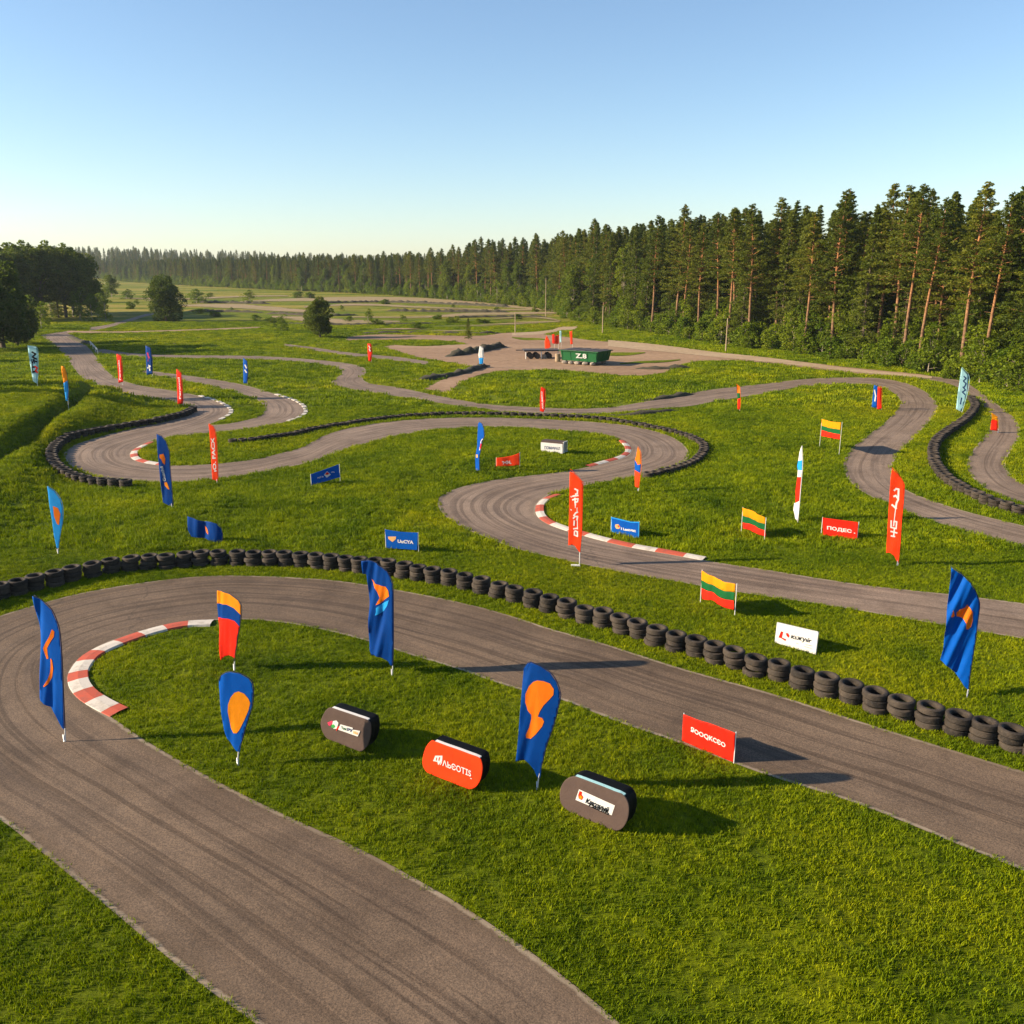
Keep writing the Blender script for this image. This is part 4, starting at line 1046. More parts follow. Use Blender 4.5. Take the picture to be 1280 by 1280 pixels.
# --- oval pop-out stands
def popout(label, off, sc, g_l, g_r, outline, face, strip, stripm, dec, depth=0.36):
    A = gp(off[0] + g_l[0] / sc, off[1] + g_l[1] / sc); C = gp(off[0] + g_r[0] / sc, off[1] + g_r[1] / sc)
    a = math.atan2(C.y - A.y, C.x - A.x)
    pl = Plane(A, a)
    root = empty('oval_stand', A, a)
    tag(root, label, 'display stand', 'oval pop-out stands on the infield')
    pts = [pl.to(off[0] + x / sc, off[1] + y / sc) for x, y in outline]
    q = np.array(pts + [pts[0]]); q = np.vstack([q, q[1:3]])
    sp_ = spline(q, 5)[5:-5] if len(q) > 4 else q
    sp_ = sp_[:len(pts) * 5]
    sp_[:, 1] = np.maximum(sp_[:, 1], 0.01)
    n = len(sp_)
    cen = sp_.mean(0)
    def ring(sc_, y): return [(cen[0] + (p[0] - cen[0]) * sc_, y, max(0.0, cen[1] + (p[1] - cen[1]) * sc_)) for p in sp_]
    mb = MB()   # front panel: thin rounded plate
    for sc_, y in ((0.97, -0.012), (0.995, -0.008), (1.0, 0.004), (0.995, 0.016)): mb.v += ring(sc_, y)
    for k in range(3):
        for i in range(n): mb.f.append((k * n + i, k * n + (i + 1) % n, (k + 1) * n + (i + 1) % n, (k + 1) * n + i))
    mb.f += [tuple(range(n)), tuple(range(3 * n, 4 * n))]
    mb.m = [1] * (3 * n) + [0, 0]
    mb.build('front_panel', [face, 'edge_' + face if ('edge_' + face) in M else face], root)
    mb = MB()   # black fabric sides and back
    prof = ((0.985, 0.02), (0.97, 0.10), (0.955, depth * 0.5), (0.96, depth * 0.9), (0.93, depth))
    for sc_, y in prof: mb.v += ring(sc_, y)
    for k in range(len(prof) - 1):
        for i in range(n): mb.f.append((k * n + i, k * n + (i + 1) % n, (k + 1) * n + (i + 1) % n, (k + 1) * n + i))
    mb.f += [tuple(range(n)), tuple(range((len(prof) - 1) * n, len(prof) * n))]
    mb.m = [0] * len(mb.f)
    mb.build('side_fabric', ['black'], root)
    # pale strip along the top
    s0, z0 = pl.to(off[0] + strip[0][0] / sc, off[1] + strip[0][1] / sc); s1, z1 = pl.to(off[0] + strip[1][0] / sc, off[1] + strip[1][1] / sc)
    dz = 0.004; wdt = 0.075
    mb = MB()
    k = 10
    tops = sorted([(p[0], p[1]) for p in sp_ if p[1] > cen[1]])
    tx = [p[0] for p in tops]; tz = [p[1] for p in tops]
    for i in range(k + 1):
        s = s0 + (s1 - s0) * i / k
        z = float(np.interp(s, tx, tz)) + dz
        mb.v += [(s, 0.005, z), (s, wdt, z + 0.006), (s, wdt, z - 0.02), (s, 0.005, z - 0.015)]
    for i in range(k):
        for j in range(4): mb.f.append((i * 4 + j, i * 4 + (j + 1) % 4, (i + 1) * 4 + (j + 1) % 4, (i + 1) * 4 + j)); mb.m.append(0)
    mb.f += [(0, 1, 2, 3), tuple(range(4 * k, 4 * k + 4))]; mb.m += [0, 0]
    mb.build('top_strip', [stripm], root)
    decals(root, pl, None, off, sc, dec, 0, -0.017)
    return root
popout('brown oval stand with pink, green and white emblem, leftmost of the three oval stands', (390, 870), 12.8, (250, 690), (712, 888),
       [(300, 185), (450, 232), (600, 282), (750, 332), (885, 380), (930, 430), (946, 540), (930, 680), (880, 805), (800, 878), (710, 880), (600, 830), (500, 785), (380, 735), (255, 685), (185, 600), (148, 500), (142, 400), (185, 290), (235, 215)],
       'brown', [(320, 190), (890, 380)], 'white',
       [('poly', 'pink', [(255, 420), (330, 390), (345, 430), (290, 475), (270, 460)]), ('poly', 'white', [(345, 395), (400, 385), (432, 425), (420, 470), (400, 520), (355, 520), (330, 470)]), ('poly', 'lgreen', [(320, 460), (360, 445), (385, 480), (360, 510), (325, 500)]),
        ('poly', 'red', [(400, 520), (430, 480), (470, 475), (430, 512), (400, 555)]), ('poly', 'white', [(470, 445), (665, 500), (665, 530), (785, 550), (745, 640), (430, 530)]),
        ('text', 'green', 'Youc', (480, 520), (90, 25), (0, -50), 0.04), ('text', 'dblue', 'РУ', (580, 548), (85, 25), (0, -50), 0.04), ('text', 'peach', 'НМ', (675, 590), (70, 18), (4, -45), 0.05)])
popout('orange red oval stand with white serif lettering, middle one of the three oval stands', (515, 915), 11.13, (235, 580), (745, 795),
       [(270, 120), (310, 125), (470, 185), (630, 240), (790, 300), (935, 357), (972, 430), (982, 520), (955, 660), (895, 757), (820, 793), (740, 785), (600, 732), (450, 670), (330, 620), (230, 575), (168, 505), (147, 420), (163, 300), (205, 190)],
       'scarlet', [(320, 128), (938, 358)], 'white',
       [('poly', 'white', [(330, 325), (430, 325), (425, 400), (370, 455), (360, 410), (300, 400)]), ('poly', 'scarlet', [(345, 350), (360, 350), (350, 395), (338, 392)]), ('poly', 'scarlet', [(385, 345), (400, 345), (385, 395), (374, 392)]),
        ('text', 'white', 'ΛЬЄОТІS', (432, 462), (400, 155), (0, -88), 0.02), ('stroke', 'white', 10, [[(405, 445), (425, 410)], [(826, 636), (838, 642)]])])
popout('brown oval stand with white name plate, rightmost and nearest of the three oval stands', (640, 820), 5.688, (400, 1105), (735, 1248),
       [(440, 855), (480, 865), (560, 895), (640, 925), (720, 957), (790, 987), (825, 1040), (832, 1110), (815, 1180), (780, 1228), (730, 1240), (660, 1213), (590, 1184), (520, 1153), (460, 1127), (400, 1100), (352, 1050), (340, 985), (353, 920), (390, 873)],
       'brown', [(450, 857), (795, 988)], 'pale',
       [('poly', 'white', [(480, 945), (735, 1060), (712, 1130), (455, 1020)]), ('poly', 'red', [(485, 955), (503, 965), (500, 985), (512, 1000), (500, 1022), (478, 1010), (474, 985)]), ('poly', 'amber', [(488, 985), (505, 1000), (496, 1016), (482, 1005)]),
        ('text', 'black', 'Клюзный', (525, 1040), (165, 72), (6, -38), 0.03, 0.3), ('text', 'black', 'Тaвciлa', (545, 1062), (145, 65), (6, -24), 0.02, 0.3)], depth=0.38)
# low white ground plate of the scarlet flag
p = gp(721, 708)
mb = MB().box(-.22, .12, -.09, .09, 0.02, 0.06, 0)
tag(mb.build('base_plate', ['pole_white'], None, p), 'white flat foot plate lying by the scarlet feather flag pole', 'foot plate')

# ------------------------------------------------------------------ green skip and low trailer in the dirt yard
g = g0(703, 454.5)
root = empty('skip_container', (g[0], g[1], 0), R(-35))
tag(root, 'green steel skip with dark cover and white lettering, raised on stones in the dirt yard', 'skip')
Lx, Ly = 4.6, 3.0
mb = MB().box(0, Lx, 0, Ly, 0.42, 1.55, 0, (0.2, 0.16))
mb.build('hull', ['skip_green'], root)
mb = MB()
for x in (0.0, 1.15, 2.3, 3.45, 4.6):
    mb.add([(x - .05, -.03, .45), (x + .05, -.03, .45), (x + .05, -.20, 1.5), (x - .05, -.20, 1.5), (x - .05, .0, .45), (x + .05, .0, .45), (x + .05, -.12, 1.5), (x - .05, -.12, 1.5)], [(0, 1, 2, 3), (0, 3, 7, 4), (1, 5, 6, 2), (0, 4, 5, 1), (3, 2, 6, 7)])
for y in (0.6, 1.5, 2.4):
    mb.add([(Lx + .03, y - .05, .45), (Lx + .03, y + .05, .45), (Lx + .25, y + .05, 1.5), (Lx + .25, y - .05, 1.5), (Lx, y - .05, .45), (Lx, y + .05, .45), (Lx + .15, y + .05, 1.5), (Lx + .15, y - .05, 1.5)], [(0, 1, 2, 3), (0, 3, 7, 4), (1, 5, 6, 2), (0, 4, 5, 1), (3, 2, 6, 7)])
mb.build('rib', ['skip_green'], root)
mb = MB().box(-.40, Lx + .40, -.32, Ly + .32, 1.55, 1.63, 0)
mb.build('rim', ['skip_green'], root)
mb = MB()
for i in range(9):
    x0 = -.34 + i * (Lx + .68) / 9
    mb.box(x0, x0 + (Lx + .68) / 9 - .02, -.26, Ly + .26, 1.632, 1.66 + .03 * (i % 2), 0)
mb.build('cover', ['tarp'], root)
V, Fc = text2d('Z.8', 0.03)
me = mesh('lettering', [(1.9 + x * 1.5, -0.265 + 0.22 * (1 - y) * 0.6, 0.78 + y * 0.56) for x, y in V], Fc, ['white'])
link('lettering', me, root)
for i, (x, y, s) in enumerate([(0.3, .1, .34), (1.2, .0, .3), (2.0, .1, .36), (3.1, .05, .32), (4.1, .1, .34), (4.1, 2.7, .34)]):
    bm = bmesh.new(); bmesh.ops.create_icosphere(bm, subdivisions=2, radius=s)
    for v in bm.verts: v.co = Vector((v.co.x * 1.2, v.co.y, v.co.z * .72)) * (1 + .22 * noise.noise(v.co * 4 + Vector((i, 0, 0))))
    me = bpy.data.meshes.new('stone'); bm.to_mesh(me); bm.free(); me.materials.append(M['stone'])
    c, s_ = math.cos(R(-35)), math.sin(R(-35))
    o = link('stone', me, None, (g[0] + x * c - y * s_, g[1] + x * s_ + y * c, .19), i)
    tag(o, 'pale rounded stone under the green skip, ' + ('at its rear right corner' if i == 5 else ordinal(i + 1) + ' from the left along its front'), 'stone', 'stones under the green skip')
g = g0(655, 449)
root = empty('flat_trailer', (g[0], g[1], 0), R(6))
tag(root, 'low dark flatbed trailer with white posts left of the green skip', 'trailer')
MB().box(0, 4.5, 0, 2.2, 0.95, 1.12, 0).box(-.9, 0, 1.0, 1.2, .98, 1.08, 0).build('deck', ['tarp'], root)
for x, y in ((.25, .1), (4.3, .1), (2.2, .1)):
    MB().tube([(x, y, 0), (x, y, .97)], .06, 8).build('post', ['pole_white'], root)
for x in (0.9, 1.7, 3.2):
    for y in (0.15, 2.0):
        mb = MB().tube([(x, y - .1, .36), (x, y + .1, .36)], .36, 18)
        mb.build('wheel', ['rubber'], root, smooth=False)
MB().box(2.4, 3.0, .3, .9, 0, .5, 0).build('crate', ['stone'], root)
g = g0(697, 452)
mb = MB().tube([(0, 0, 0), (0, 0, .05), (0, 0, .45), (0, 0, .5), (0, 0, .95)], [.30, .32, .32, .30, .30], 14)
tag(mb.build('barrel', ['wood'], None, (g[0], g[1], 0), smooth=False), 'cream barrel with rusty top at the left end of the green skip', 'barrel')
def rf(label, pts, base, col='scarlet', yaw=-20):
    far_flag(label, pts, base, col=col, off=(640, 390), sc=8, yaw=yaw, cellpx=14, group='flags behind the green skip')
rf('pointed orange red flag in front of the low trailer', [(345, 235), (375, 290), (385, 345), (350, 375), (330, 365), (328, 290)], (352, 430))
rf('narrow red flag behind the low trailer, left one of a close pair', [(400, 225), (425, 225), (430, 300), (425, 320), (402, 310)], (428, 380), 'red')
rf('wide red flag behind the low trailer, right one of a close pair', [(433, 237), (468, 230), (465, 318), (432, 320)], (466, 380))
rf('slim pale blue flag behind the left end of the green skip', [(475, 190), (492, 190), (492, 300), (478, 310)], (491, 360), 'pale')
rf('tall red flag standing behind the green skip cover', [(575, 195), (600, 190), (605, 320), (586, 325)], (604, 370))
# small things around the far bend
g = g0(113, 433); g2 = g0(122, 443)
root = empty('guard_rail', (g[0], g[1], 0), math.atan2(g2[1] - g[1], g2[0] - g[0]))
Lr = math.hypot(g2[0] - g[0], g2[1] - g[1])
tag(root, 'short white guard rail beside the far left track bend', 'guard rail')
MB().box(0, Lr, -.03, .03, .55, .8, 0).build('rail', ['pole_white'], root)
for k in range(4): MB().box(Lr * k / 3.05, Lr * k / 3.05 + .1, .03, .1, 0, .75, 0).build('post', ['pole_white'], root)

# ------------------------------------------------------------------ trees
def leaf_faces(cen, rad, n, size, flat=1.0, elong=0.45, r_=rng):
    """n small random quads inside ellipsoids around the centres -> verts (4n,3)"""
    k = len(cen)
    c = np.repeat(np.asarray(cen, float), n, 0)
    rr = np.repeat(np.asarray(rad, float), n)
    d = r_.normal(size=(k * n, 3)); d /= np.linalg.norm(d, axis=1)[:, None]
    d *= (r_.uniform(0.25, 1.0, (k * n, 1))) ** 0.5
    d[:, 2] *= flat
    p = c + d * rr[:, None]
    a = r_.normal(size=(k * n, 3)); a[:, 2] *= 0.6; a /= np.linalg.norm(a, axis=1)[:, None]
    b_ = np.cross(a, r_.normal(size=(k * n, 3))); b_ /= np.linalg.norm(b_, axis=1)[:, None]
    s = size * r_.uniform(0.6, 1.3, (k * n, 1))
    a = a * s; b_ = b_ * s * elong
    return np.stack([p - a, p + b_ * 0.9, p + a, p - b_ * 0.9], 1).reshape(-1, 3)
def leaf_mesh(name, chunks, matk, woodmb=None):
    V = np.vstack(chunks)
    n = len(V) // 4
    Fq = np.arange(4 * n).reshape(-1, 4)
    me = bpy.data.meshes.new(name)
    Vl = V.tolist(); Fl = Fq.tolist(); mi = [0] * n
    if woodmb:
        o = len(Vl)
        Vl += woodmb.v; Fl += [tuple(i + o for i in f) for f in woodmb.f]; mi += [1] * len(woodmb.f)
    me.from_pydata(Vl, [], Fl)
    me.materials.append(M[matk[0]])
    me.materials.append(M[matk[1]])
    me.polygons.foreach_set('material_index', mi)
    me.update()
    return me
def pine(seed, h=19.0, c0=0.42, lmax=2.9, dens=1.0, mk='needles', spruce=False, lean=0.0):
    r_ = np.random.default_rng(seed)
    bend = r_.normal(0, 0.012, 2) + np.array([lean, 0])
    zs = np.linspace(-0.3, h, 9)
    cx = lambda z: np.array([bend[0] * z + 0.12 * math.sin(z * .35 + seed), bend[1] * z + 0.12 * math.cos(z * .3 + seed)])
    tb = MB().tube([(*cx(z), z) for z in zs], [max(0.02, (0.20 if not spruce else .17) * (1 - z / h) ** 0.75 + 0.02) for z in np.maximum(zs, 0)], 8)
    cen = []; rad = []
    br = MB()
    z = h * c0
    while z < h - 0.3:
        t_ = (z - h * c0) / (h * (1 - c0))
        if spruce: prof = (1 - t_) ** 0.85
        else: prof = min(1, 0.55 + t_ * 3.0) * (1 - t_) ** 0.9 * 1.2
        L = lmax * prof * (0.85 if spruce else 1)
        nb = int(r_.integers(5, 8))
        a0 = r_.uniform(0, 6.28)
        for k in range(nb):
            if r_.random() < (0.12 if t_ > .2 else 0.35): continue
            a = a0 + 6.283 * k / nb + r_.normal(0, .25)
            l = L * r_.uniform(0.55, 1.15) + 0.12
            up = (0.10 + 0.65 * t_ if not spruce else -0.22 + 0.45 * t_) + r_.normal(0, .08)
            c = cx(z)
            zz0 = z + r_.uniform(-.25, .25)
            m_ = max(2, int(l / 0.36))
            for j in range(m_):
                f = 0.22 + 0.78 * (j + 1) / m_
                wd = 0.18 * l * math.sin(3.0 * f) * r_.normal()
                x = c[0] + math.cos(a) * l * f - math.sin(a) * wd
                y = c[1] + math.sin(a) * l * f + math.cos(a) * wd
                cen.append((x, y, zz0 + l * f * up - 0.10 * l * f * f + r_.normal(0, .04)))
                rad.append(r_.uniform(0.34, 0.58) * (1.15 - 0.3 * f) * (0.45 + 0.55 * (1 - t_)))
            if l > 1.2: br.tube([(c[0], c[1], zz0), (c[0] + math.cos(a) * l * .7, c[1] + math.sin(a) * l * .7, zz0 + l * .7 * up - .03 * l)], [.035, .012], 3, cap=False)
        z += r_.uniform(0.38, 0.58) * (1.0 if t_ < .6 else .62)
    cen.append((*cx(h), h)); rad.append(.2); cen.append((*cx(h - .3), h - .35)); rad.append(.28)
    # dead stubs below the crown
    for k in range(10):
        zz = r_.uniform(h * .04, h * max(c0, .06)); a = r_.uniform(0, 6.28); c = cx(zz)
        br.tube([(c[0], c[1], zz), (c[0] + math.cos(a) * .9, c[1] + math.sin(a) * .9, zz + .1)], [.025, .008], 3, cap=False)
    ch = [leaf_faces(cen, rad, int(15 * dens), 0.17, 0.5, 0.36, r_)]
    return tb, br, ch, mk
def broad(seed, h=6.0, wd=2.4, c0=0.15, mk='leaves', n_l=22, size=0.13, per=55, trunk=0.12, nl=9, q0=.25, q1=.8, r1=.28, r2=.5):
    r_ = np.random.default_rng(seed)
    tb = MB(); br = MB()
    top = (r_.normal(0, .15), r_.normal(0, .15), h * .75)
    tb.tube([(0, 0, -.2), (top[0] * .3, top[1] * .3, h * .35), top], [trunk, trunk * .75, trunk * .2], 7)
    lob = []
    for k in range(nl):
        f = (k + .5) / nl
        zz = h * (c0 + (1 - c0) * f) - 0.12 * h * (f > .8)
        rr = wd * math.sin(math.pi * min(.97, 0.22 + 0.70 * f)) ** 0.8
        for _ in range(3):
            a = r_.uniform(0, 6.28); q = rr * r_.uniform(q0, q1)
            lob.append((q * math.cos(a), q * math.sin(a), zz + r_.normal(0, .06 * h), rr * r_.uniform(r1, r2)))
    cen = []; rad = []
    for (x, y, z, r0) in lob:
        br.tube([(top[0] * z / h * .7, top[1] * z / h * .7, max(.3, z * .6)), (x, y, z)], [trunk * .35, .01], 4, cap=False)
        d = r_.normal(size=(n_l, 3)); d /= np.linalg.norm(d, axis=1)[:, None]; d[:, 2] = d[:, 2] * .85
        for q in d:
            cen.append((x + q[0] * r0, y + q[1] * r0, max(.1, z + q[2] * r0))); rad.append(r0 * r_.uniform(.2, .38))
    return tb, br, [leaf_faces(cen, rad, max(2, per // 8), size, .8, .6, r_)], mk
PROTO = {}
def proto(key, data, trunkmat, matk):
    tb, br, ch, _ = data
    crown = leaf_mesh('crown', ch, (matk, trunkmat), br)
    trunk = tb.me('trunk', [trunkmat], True)
    both = MB(); both.v = tb.v + br.v; both.f = list(tb.f) + [tuple(i + len(tb.v) for i in f) for f in br.f]
    whole = leaf_mesh('tree_mass', ch, (matk, trunkmat), both)
    PROTO[key] = (trunk, crown, whole)
for i, (h, c0, lm) in enumerate([(19, .42, 3.1), (18.5, .26, 3.3), (20, .50, 2.9), (18, .14, 3.0), (19.5, .34, 3.4)]): proto('pine%d' % i, pine(100 + i, h, c0, lm), 'pine_bark', 'needles')
for i, (h, c0, lm) in enumerate([(18.5, .05, 2.9), (17, .08, 2.6), (19, .12, 3.0)]): proto('spruce%d' % i, pine(200 + i, h, c0, lm, 1.0, spruce=True), 'bark_dark', 'spruce')
for i, (h, wd) in enumerate([(13, 2.3), (15, 2.5), (11, 2.2)]): proto('birch%d' % i, broad(300 + i, h, wd, .22, per=60, n_l=30, nl=15, size=.15), 'bark', 'leaves')
for i, (h, wd) in enumerate([(3.2, 1.7), (2.3, 1.5), (4.6, 1.9), (5.6, 2.0)]): proto('bush%d' % i, broad(400 + i, h, wd, .02, n_l=24, nl=6, size=.12, per=60, trunk=.06), 'bark', 'bush')
for i, (h, wd) in enumerate([(9, 4.4), (8, 3.4), (12, 4.0)]): proto('round%d' % i, broad(500 + i, h, wd, .08 + .1 * i, n_l=60, nl=12, size=.17, per=80, trunk=.25, q0=.2, q1=.66, r1=.32, r2=.48), 'bark_dark', 'leaves_dark')
def tree(kind, x, y, s, name, label, cat, group=None, rz=None, lean=(0, 0), sz=None):
    tr, cr, _ = PROTO[kind]
    root = empty(name, (x, y, h1(x, y)), random.uniform(0, 6.28) if rz is None else rz)
    root.scale = (s, s, s if sz is None else sz)
    root.rotation_euler[0], root.rotation_euler[1] = lean
    tag(root, label, cat, group)
    link('trunk', tr, root); link('crown', cr, root)
    return root
# forest edge as seen in the photograph, left (far) to right (near)
EDGE = [(-120, 350), (-40, 350.3), (60, 350.6), (140, 351), (200, 355), (260, 358), (320, 361), (400, 364.5), (480, 368), (560, 374), (640, 381), (690, 387), (715, 397), (750, 406), (800, 414), (850, 421), (900, 429), (960, 437), (1040, 447), (1120, 458), (1200, 472), (1280, 487), (1400, 512)]
E0 = smooth_line(spline([g0(*p) for p in EDGE], 14), 30)
es = np.concatenate([[0], np.cumsum(np.linalg.norm(np.diff(E0, axis=0), axis=1))])
ed = np.gradient(E0, axis=0); ed /= np.linalg.norm(ed, axis=1)[:, None]
en = np.stack([-ed[:, 1], ed[:, 0]], 1)      # left of travel = away from the camera
if (en[-30] @ (E0[-30])) < 0: en = -en
def on_edge(s, back):
    x = np.interp(s, es, E0[:, 0]); y = np.interp(s, es, E0[:, 1])
    a = np.interp(s, es, en[:, 0]); b_ = np.interp(s, es, en[:, 1])
    return x + a * back, y + b_ * back
TOT = es[-1]
def proj(x, y, z=0.0):
    dz = z - CAM_H
    fwd = y * CP - dz * SP; up = y * SP + dz * CP
    return 640 + F * x / fwd, 640 - F * up / fwd
cand = []
for row, (back, step) in enumerate([(0.8, 3.5), (3.6, 3.2), (7.0, 3.3), (11, 3.4), (15.5, 3.6), (20, 4), (26, 4.2), (33, 4.6), (42, 5)]):
    s = random.uniform(0, 3)
    while s < TOT:
        x, y = on_edge(s, back + random.uniform(-1.3, 1.3))
        cand.append((row, s, float(x), float(y)))
        s += step * random.uniform(0.6, 1.35) * (1 + 0.5 * (y > 260) )
ind = []; rest = []
vis = lambda c: -30 < proj(c[2], c[3])[0] < 1310
best = sorted([c for c in cand if c[0] < 3 and vis(c)], key=lambda c: math.hypot(c[2], c[3]) * (1, 1.35, 1.8)[c[0]])
ids = set()
for c in best[:272]: ids.add(id(c)); ind.append(c)
rest = [c for c in cand if id(c) not in ids]
# 'stuff' instancer
def instancer(name, pts, kinds, weights=None, scl=(0.9, 1.1), label=None, cat=None, holder=None):
    colx = bpy.data.collections.new(name + '_source')
    for i, me in enumerate(kinds):
        o = bpy.data.objects.new('%s_source_%02d' % (name, i), me); colx.objects.link(o)
    n = len(pts)
    me = bpy.data.meshes.new(name)
    me.from_pydata([tuple(p) for p in pts], [], [])
    a = me.attributes.new('rot', 'FLOAT_VECTOR', 'POINT')
    rv = np.zeros((n, 3)); rv[:, 2] = rng.uniform(0, 6.283, n); a.data.foreach_set('vector', rv.ravel())
    a = me.attributes.new('scl', 'FLOAT', 'POINT'); a.data.foreach_set('value', rng.uniform(*scl, n))
    a = me.attributes.new('pick', 'INT', 'POINT'); a.data.foreach_set('value', rng.choice(len(kinds), n, p=weights).astype(np.int32))
    o = link(name, me)
    ng = bpy.data.node_groups.new(name, 'GeometryNodeTree')
    ng.interface.new_socket('Geometry', in_out='INPUT', socket_type='NodeSocketGeometry')
    ng.interface.new_socket('Geometry', in_out='OUTPUT', socket_type='NodeSocketGeometry')
    gi = ng.nodes.new('NodeGroupInput'); go = ng.nodes.new('NodeGroupOutput')
    ip = ng.nodes.new('GeometryNodeInstanceOnPoints'); ci = ng.nodes.new('GeometryNodeCollectionInfo')
    ci.inputs[0].default_value = colx; ci.inputs['Separate Children'].default_value = True; ci.inputs['Reset Children'].default_value = True
    def na(nm, ty):
        q = ng.nodes.new('GeometryNodeInputNamedAttribute'); q.data_type = ty; q.inputs[0].default_value = nm; return q.outputs[0]
    ng.links.new(gi.outputs[0], ip.inputs['Points']); ng.links.new(ci.outputs[0], ip.inputs['Instance'])
    ip.inputs['Pick Instance'].default_value = True
    ng.links.new(na('pick', 'INT'), ip.inputs['Instance Index']); ng.links.new(na('rot', 'FLOAT_VECTOR'), ip.inputs['Rotation']); ng.links.new(na('scl', 'FLOAT'), ip.inputs['Scale'])
    ng.links.new(ip.outputs[0], go.inputs[0])
    md = o.modifiers.new('scatter', 'NODES'); md.node_group = ng
    tag(o, label, cat, kind='stuff')
    return o
KN = {'pine': ('pine_tree', 'pine'), 'spruce': ('spruce_tree', 'spruce'), 'birch': ('birch_tree', 'birch')}
def zone(x):
    return 'near right' if x > 960 else 'right middle' if x > 700 else 'distant'
CNT = {}
ind.sort(key=lambda c: proj(c[2], c[3])[0])
for row, s, x, y in ind:
    px = proj(x, y)[0]
    r_ = random.random()
    if row == 0: kind = 'pine%d' % random.choice((0, 0, 1, 2, 2, 4)) if r_ < .58 else 'spruce%d' % random.randrange(3) if r_ < .82 else 'birch%d' % random.randrange(3)
    else: kind = 'pine%d' % random.choice((0, 1, 3, 3, 4)) if r_ < .5 else 'spruce%d' % random.randrange(3)
    k = kind[:-1]
    z = zone(px)
    sc = random.uniform(0.9, 1.07) * (0.86 if y > 330 else 0.95 if px > 1150 else 1.0)
    rowt = ('front line', 'second line', 'third line')[row]
    lab = {'pine': 'tall reddish-trunked pine in the %s of the %s forest edge',
           'spruce': 'dark conical spruce in the %s of the %s forest edge', 'birch': 'bright green slender birch in the %s of the %s forest edge'}[k] % (rowt, z)
    if row == 0:
        CNT[(k, z)] = CNT.get((k, z), 0) + 1
        lab = {'pine': 'tall reddish-trunked pine, %s from the %s of the %s forest front', 'spruce': 'dark conical spruce, %s from the %s of the %s forest front', 'birch': 'bright green birch, %s from the %s of the %s forest front'}[k] % (ordinal(CNT[(k, z)]), 'left', z)
    tree(kind, x, y, sc, KN[k][0], lab, KN[k][1], '%s %s trees of the forest edge, %s' % (z, KN[k][1], rowt), lean=(random.gauss(0, .018), random.gauss(0, .018)))
pts = [(x, y, h1(x, y) - (3.2 if y > 330 else 0)) for _, _, x, y in rest]
W8 = [PROTO['pine%d' % i][2] for i in range(5)] + [PROTO['spruce%d' % i][2] for i in range(3)]
instancer('forest', pts, W8, [.08, .14, .04, .2, .1, .16, .12, .16], (0.88, 1.1), 'dense mass of pines and spruces behind the forest edge', 'forest')
# far wooded ridge on the left
hp = []
rr = np.random.default_rng(5)
for _ in range(5200):
    y = rr.uniform(560, 1080); x = rr.uniform(-900, 420)
    if x < -0.72 * y or x > 0.45 * y: continue
    hp.append((x, y))
hp = np.array(hp)
# keep off the far meadow: only beyond the forest edge line
keep = hp[:, 1] > np.interp(hp[:, 0] / hp[:, 1], np.sort(E0[:, 0] / E0[:, 1]), E0[np.argsort(E0[:, 0] / E0[:, 1]), 1]) + 12
hp = hp[keep]
instancer('wooded_ridge', np.stack([hp[:, 0], hp[:, 1], H(hp[:, 0], hp[:, 1])], 1), W8, None, (0.68, 0.98), 'distant wooded ridge on the left skyline', 'forest')
# undergrowth at the forest foot: near bushes one by one, the rest as a mass
ub = []
s = 0
while s < TOT:
    for back in (random.uniform(-1.8, 0.2), random.uniform(0.4, 2.6), random.uniform(2.6, 5.0)):
        x, y = on_edge(s + random.uniform(-1, 1), back)
        ub.append((float(x), float(y), back))
    s += random.uniform(1.5, 2.6) * (1 + (0.6 if y > 200 else 0))
ub = [u for u in ub if -60 < proj(u[0], u[1])[0] < 1340]
ub.sort(key=lambda u: math.hypot(u[0], u[1]))
nb = [u for u in ub if u[2] < 0.3][:60]
nbs = set(map(id, nb))
nb.sort(key=lambda u: -proj(u[0], u[1])[0])
for i, (x, y, b_) in enumerate(nb):
    tree('bush%d' % random.choice((0, 1, 1, 2)), x, y, random.uniform(.8, 1.2), 'bush', 'bright green leafy bush, %s from the right along the near forest foot' % ordinal(i + 1), 'bush', 'bushes at the foot of the forest')
rest = [u for u in ub if id(u) not in nbs]
instancer('undergrowth', [(x, y, h1(x, y)) for x, y, _ in rest], [PROTO['bush%d' % i][2] for i in range(4)] + [PROTO['birch2'][2]], [.22, .22, .26, .24, .06], (0.75, 1.3), 'green undergrowth of saplings and bushes along the forest foot', 'undergrowth')
